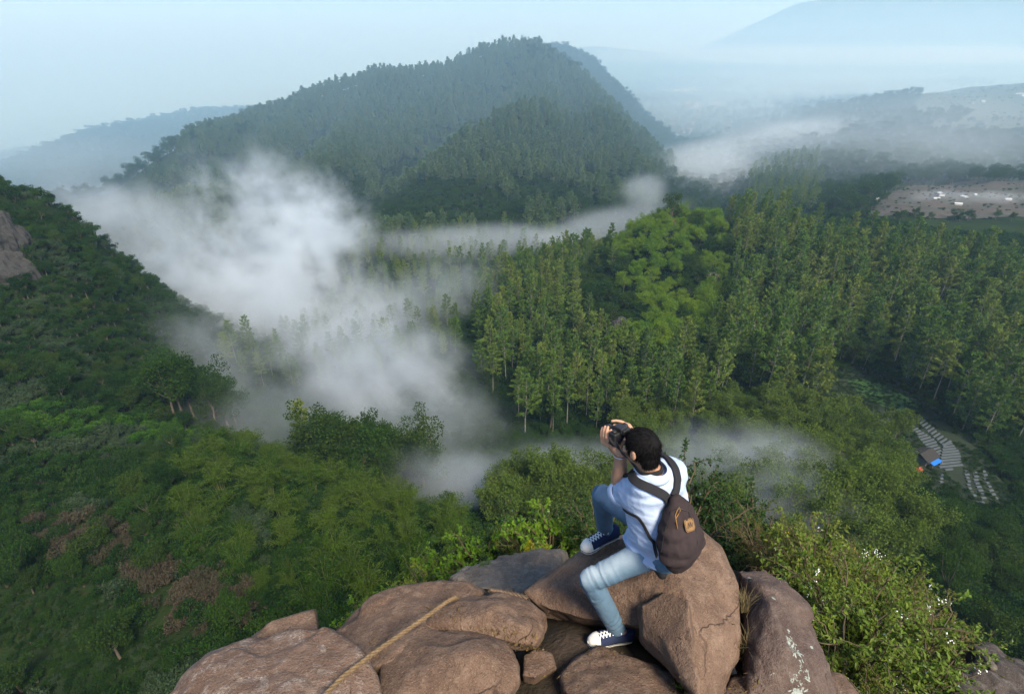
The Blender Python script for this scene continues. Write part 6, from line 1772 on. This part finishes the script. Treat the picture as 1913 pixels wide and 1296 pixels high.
# ---- low growth on the open ground
def low_growth(name, label, poly, box, s, seed, r0, r1, smin, smax, keep, avoid=()):
    x, y, z, r, px, py = ground_points(*box, s, seed, r0, r1, 62); q = np.random.RandomState(seed)
    k = in_poly(px, py, poly) & (q.rand(len(x)) < keep) & (fbm(x / 12, y / 12) > -.10)
    for pl in avoid: k &= ~in_poly(px, py, pl)
    n = int(k.sum()); mass(name, label, np.stack([x[k], y[k], z[k]], 1), q.uniform(smin, smax, n), q.randint(0, 6, n), BUSHES + BUSH_PALE, seed)
low_growth('terrace_weeds', 'weeds and crops on the terraces', TERR, (60, 200, 70, 200), 1.15, 301, 90, 230, .15, .42, .85, PLOTS)
low_growth('field_scrub', 'low scrub on the bare plateau field', PLATEAU, (150, 700, 300, 620), 4.2, 302, 300, 700, .25, .7, .22)
low_growth('hill_scrub', 'low scrub and crops on the hill fields', FIELDS, (400, 1300, 600, 1300), 7.0, 303, 650, 1500, .5, 1.3, .25)
low_growth('meadow_weeds', 'low weeds on the dark meadow under the hillside', [(-60, 1120), (200, 1110), (330, 1230), (300, 1320), (-60, 1320)], (-110, -20, 20, 90), .65, 304, 40, 120, .12, .35, .8)

# ---- single trees that stand out
def lone(name, label, px, py, mesh, s, dz=0, r0=120):
    p = ground_at(px, py, r0); t = empty(name, p + np.array([0, 0, dz]), .7); t.scale = (s, s, s); tag(t, label, 'tree')
    link('trunk', mesh[0], t)
    if mesh[1]: link('crown', mesh[1], t)
lone('broadleaf_tree', 'tall dark tree standing alone on top of the bright knoll', 1252, 424, proto('tree', *make_broadleaf(15, 4.6, 191, 2400, .55, 12), m_bark, m_broad), 1.15, 0, 230)
lone('broadleaf_tree', 'purplish bare looking tree beside the tall tree on the knoll', 1205, 428, proto('tree', *make_broadleaf(10, 4.4, 192, 1500, .5, 11), m_bark, m_dry), 1.0, 0, 230)
_w, _e = limb_tree(12, 4.6, np.random.RandomState(8), 14, .26, .2)
_tw = [_w]
_q = np.random.RandomState(9)
for e in _e:
    for k in range(5):
        d = unit(_q.normal(0, 1, 3) + np.array([0, 0, .5])); _tw.append(tube(np.stack([e, e + d * .7, e + d * 1.5 + _q.normal(0, .2, 3)]), [.06, .04, .015], 4))
V, F = merge(_tw)
lone('dead_tree', 'bare pale dead tree on the flank of the knoll', 1325, 552, (mesh_from('dead_wood', V, F, plain_mat('bleached_wood', (.34, .30, .27), .9, .3, 2)), None), 1.0, 0, 200)

# ---- dry leaves, straw and grit caught between the boulders
def litter():
    q = np.random.RandomState(55); dg = bpy.context.evaluated_depsgraph_get()
    C, D = [], []
    for cx, cy, sx, sy, n in ((1130, 1205, 70, 28, 160), (985, 1205, 22, 10, 60), (925, 1180, 45, 8, 50), (1385, 1230, 12, 45, 70), (1400, 1285, 30, 14, 40), (700, 1215, 16, 22, 40), (1040, 1262, 30, 16, 50), (830, 1150, 60, 12, 30), (1260, 1275, 16, 18, 40)):
        for i in range(n):
            px, py = q.normal(cx, sx * .6), q.normal(cy, sy * .6)
            h = scene.ray_cast(dg, Vector((0, 0, 0)), Vector(unit(unproject(px, py, 1.0))))
            if h[0] and (h[4].name.startswith(('boulder', 'stone', 'ground'))):
                C.append(np.array(h[1]) + np.array(h[2]) * .003); t = q.normal(0, 1, 3); nn = np.array(h[2]); D.append(unit(t - nn * (t @ nn) + nn * .15))
    C = np.array(C); D = np.array(D)
    V, F, T = leaf_quads(C, D, q.uniform(.006, .035, len(C)), q.uniform(.002, .012, len(C)), q)
    tag(link('leaf_litter', mesh_from('leaf_litter', V, F, m_shd, smooth=False, attrs={'tint': ('FACE', T)})), 'dry leaves and straw caught between the boulders', None, None, 'stuff')
litter()
# ================================================================== AIR
def haze_box():
    bm = bmesh.new(); bmesh.ops.create_cube(bm, size=1.0)
    x0, x1, y0, y1, z0, z1 = -36000, 36000, -3000, 36000, -303.5, HAZE_TOP
    for v in bm.verts:
        v.co = ((x0 + x1) / 2 + v.co.x * (x1 - x0), (y0 + y1) / 2 + v.co.y * (y1 - y0), (z0 + z1) / 2 + v.co.z * (z1 - z0))
    me = bpy.data.meshes.new('haze'); bm.to_mesh(me); bm.free()
    m, nt = new_mat('haze_air'); g = NT(nt)
    pv = g.n('ShaderNodeVolumePrincipled', ins={'Color': HAZE_COLOR, 'Density': HAZE_DENSITY, 'Anisotropy': 0.3, 'Absorption Color': (0.62, 0.76, 1, 1)})
    o = g.n('ShaderNodeOutputMaterial'); g.link(pv.outputs[0], o.inputs['Volume'])
    me.materials.append(m)
    tag(link('haze', me), 'pale blue morning haze filling the whole valley', None, None, 'stuff')
HAZE_TOP = 600
HAZE_COLOR = (0.50, 0.77, 1.0, 1)
HAZE_DENSITY = 0.00018
haze_box()

def fog_mat(name, dens, scale, cover, soft, contrast=3.2, stretch=(1, 1, 1), fine=0.0):
    m, nt = new_mat(name); g = NT(nt)
    tc = g.n('ShaderNodeTexCoord')
    ln = g.n('ShaderNodeVectorMath', operation='LENGTH'); g.link(tc.outputs['Object'], ln.inputs[0])
    shape = g.math('SUBTRACT', 1.0, ln.outputs['Value'], clamp=True)          # 1 at the heart, 0 at the skin
    geo = g.n('ShaderNodeNewGeometry')
    mp = g.n('ShaderNodeMapping'); mp.inputs['Scale'].default_value = stretch
    g.link(geo.outputs['Position'], mp.inputs['Vector'])
    nz = g.noise(mp.outputs[0], scale, 8, 0.64, 0.45)
    if fine: nz = g.math('ADD', nz, g.math('MULTIPLY', g.math('SUBTRACT', g.noise(mp.outputs[0], scale * 4.3, 4, 0.6, 0.3), 0.5), fine))
    v = g.math('ADD', g.math('MULTIPLY', shape, soft), g.math('MULTIPLY', g.math('SUBTRACT', nz, 0.5), contrast))
    v = g.math('SUBTRACT', v, cover, clamp=True)
    v = g.math('MULTIPLY', v, g.math('MULTIPLY', shape, 2.2, clamp=True))
    v = g.math('MULTIPLY', v, dens)
    pv = g.n('ShaderNodeVolumePrincipled', ins={'Color': (0.86, 0.91, 0.95, 1), 'Anisotropy': 0.2, 'Absorption Color': (0, 0, 0, 1)})
    g.link(v, pv.inputs['Density'])
    o = g.n('ShaderNodeOutputMaterial'); g.link(pv.outputs[0], o.inputs['Volume'])
    return m
_bm = bmesh.new(); bmesh.ops.create_icosphere(_bm, subdivisions=3, radius=1.0)
_fogmesh = bpy.data.meshes.new('fog_bank'); _bm.to_mesh(_fogmesh); _bm.free()
def fog(label, px, py, d, size, mat, rz=0, tilt=0):
    me = _fogmesh.copy(); me.materials.append(mat)
    o = link('fog_bank', me, None, unproject(px, py, d)); o.scale = size; o.rotation_euler = (0, R(tilt), R(rz))
    return tag(o, label, None, None, 'stuff')
FM = fog_mat('thick_fog', 0.040, 0.021, 0.30, 1.6, 4.6, (1, 1, 1), 0.45)
FT = fog_mat('thin_fog', 0.015, 0.03, 0.15, 1.4, 4.2, (1, 1, 1), 0.4)
FB = fog_mat('fog_band', 0.020, 0.022, 0.10, 1.6, 3.0, (.6, 1, 1.4))
FV = fog_mat('side_valley_mist', 0.010, 0.010, 0.10, 1.6, 2.6, (.6, 1, 2.5))
FF = fog_mat('far_mist', 0.0032, 0.002, 0.05, 1.9, 2.0, (.5, 1, 3))
fog('billowing head of the white fog bank before the central hill', 490, 425, 335, (66, 50, 58), FM)
fog('rounded shoulder of the fog bank', 600, 430, 330, (42, 40, 44), FM)
fog('broad white fog filling the middle of the valley', 510, 590, 300, (112, 70, 56), FM, 0, 14)
fog('white fog sinking from the valley toward the bamboo', 740, 715, 225, (70, 48, 36), FM, 0, 34)
fog('grey fog lying on the valley floor behind the bamboo', 840, 830, 182, (62, 30, 28), FT, 0, 24)
fog('tongue of fog drifting over the crest of the steep hillside', 235, 425, 262, (56, 44, 30), FT, 0, 14)
fog('white wisp of fog just beyond the hillside crest', 190, 385, 300, (40, 30, 18), FT, 0, 8)
fog('fog creeping against the shaded hillside', 360, 660, 205, (50, 28, 26), FT)
fog('thin fog around the grove with pale trunks', 470, 775, 168, (46, 18, 15), FT, 0, 8)
fog('low band of mist between the ridge and the central hill', 880, 452, 395, (120, 34, 16), FB, 0, -2)
fog('mist band rising toward the knoll', 1120, 425, 400, (76, 30, 17), FB, 0, -14)
fog('small puff of mist beside the knoll', 1207, 355, 445, (26, 22, 19), FB)
fog('veil of mist hanging over the dark ravine', 840, 560, 290, (40, 30, 34), FT)
FW = fog_mat('drifting_mist', 0.045, 0.035, 0.05, 1.5, 4.0)
fog('thin mist over the trees beyond the photographer', 1090, 890, 145, (36, 16, 13), FW)
fog('thin mist behind the shrubs', 1430, 905, 122, (36, 16, 15), FW, 0, 16)
fog('mist sinking below the far rim of the summit', 1530, 965, 98, (22, 11, 9), FW, 0, 20)
fog('mist pooled in the side valley', 1325, 325, 650, (110, 130, 46), FV)
fog('mist along the far side valley', 1440, 275, 860, (240, 130, 48), FV, 0, -8)
FN = fog_mat('thin_veil', 0.0017, 0.006, -0.10, 1.4, 1.6, (.6, 1, 2.0))
fog('veil of mist over the village in the side valley', 1300, 215, 1200, (300, 260, 70), FN)
fog('veil of mist over the wooded spur and the farmed hill', 1680, 245, 800, (360, 260, 75), FN)
FS = fog_mat('spur_veil', 0.0026, 0.008, -0.15, 1.4, 1.4, (.6, 1, 2.0))
fog('pale veil of mist before the wooded spur', 1690, 300, 590, (230, 120, 55), FS)
fog('veil of mist behind the wooded spur', 1540, 165, 1550, (620, 320, 90), FN)
fog('veil of mist before the shoulder of the far hills', 130, 305, 850, (260, 150, 70), FN)
fog('thin mist lying across the bare plateau field', 1820, 372, 440, (90, 30, 8), FT)
fog('mist wrapped round the foot of the grove in the valley', 800, 900, 152, (40, 14, 13), FT, 0, 12)
fog('mist drifting from the grove toward the summit', 900, 915, 140, (30, 13, 13), FW, 0, 16)
def far_air():
    me = _fogmesh.copy(); m, nt = new_mat('far_blue_air'); g = NT(nt)
    tc = g.n('ShaderNodeTexCoord')
    ln = g.n('ShaderNodeVectorMath', operation='LENGTH'); g.link(tc.outputs['Object'], ln.inputs[0])
    d = g.math('MULTIPLY', g.math('SUBTRACT', 1.0, ln.outputs['Value'], clamp=True), 3.2, clamp=True)
    pv = g.n('ShaderNodeVolumePrincipled', ins={'Color': HAZE_COLOR, 'Anisotropy': 0.3, 'Absorption Color': (0.62, 0.76, 1, 1), 'Density': g.math('MULTIPLY', d  , 0.0007)})
    o = g.n('ShaderNodeOutputMaterial'); g.link(pv.outputs[0], o.inputs['Volume']); me.materials.append(m)
    o = link('far_mist', me, None, (0, 8450, -60)); o.scale = (14000, 8000, 560)
    tag(o, 'blue air over the far plain and hills', None, None, 'stuff')
def mid_air():
    me = _fogmesh.copy(); m, nt = new_mat('blue_air'); g = NT(nt)
    tc = g.n('ShaderNodeTexCoord')
    ln = g.n('ShaderNodeVectorMath', operation='LENGTH'); g.link(tc.outputs['Object'], ln.inputs[0])
    d = g.math('MULTIPLY', g.math('SUBTRACT', 1.0, ln.outputs['Value'], clamp=True), 3.0, clamp=True)
    pv = g.n('ShaderNodeVolumePrincipled', ins={'Color': HAZE_COLOR, 'Anisotropy': 0.3, 'Absorption Color': (0.62, 0.76, 1, 1), 'Density': g.math('MULTIPLY', d, 0.0009)})
    o = g.n('ShaderNodeOutputMaterial'); g.link(pv.outputs[0], o.inputs['Volume']); me.materials.append(m)
    o = link('valley_mist', me, None, (0, 1460, -30)); o.scale = (2600, 1100, 330)
    tag(o, 'blue morning air between the near ridge and the hills', None, None, 'stuff')
far_air()
mid_air()
fog('white sheet of mist before the far mountain', 1580, 104, 2550, (1700, 450, 62), FF)
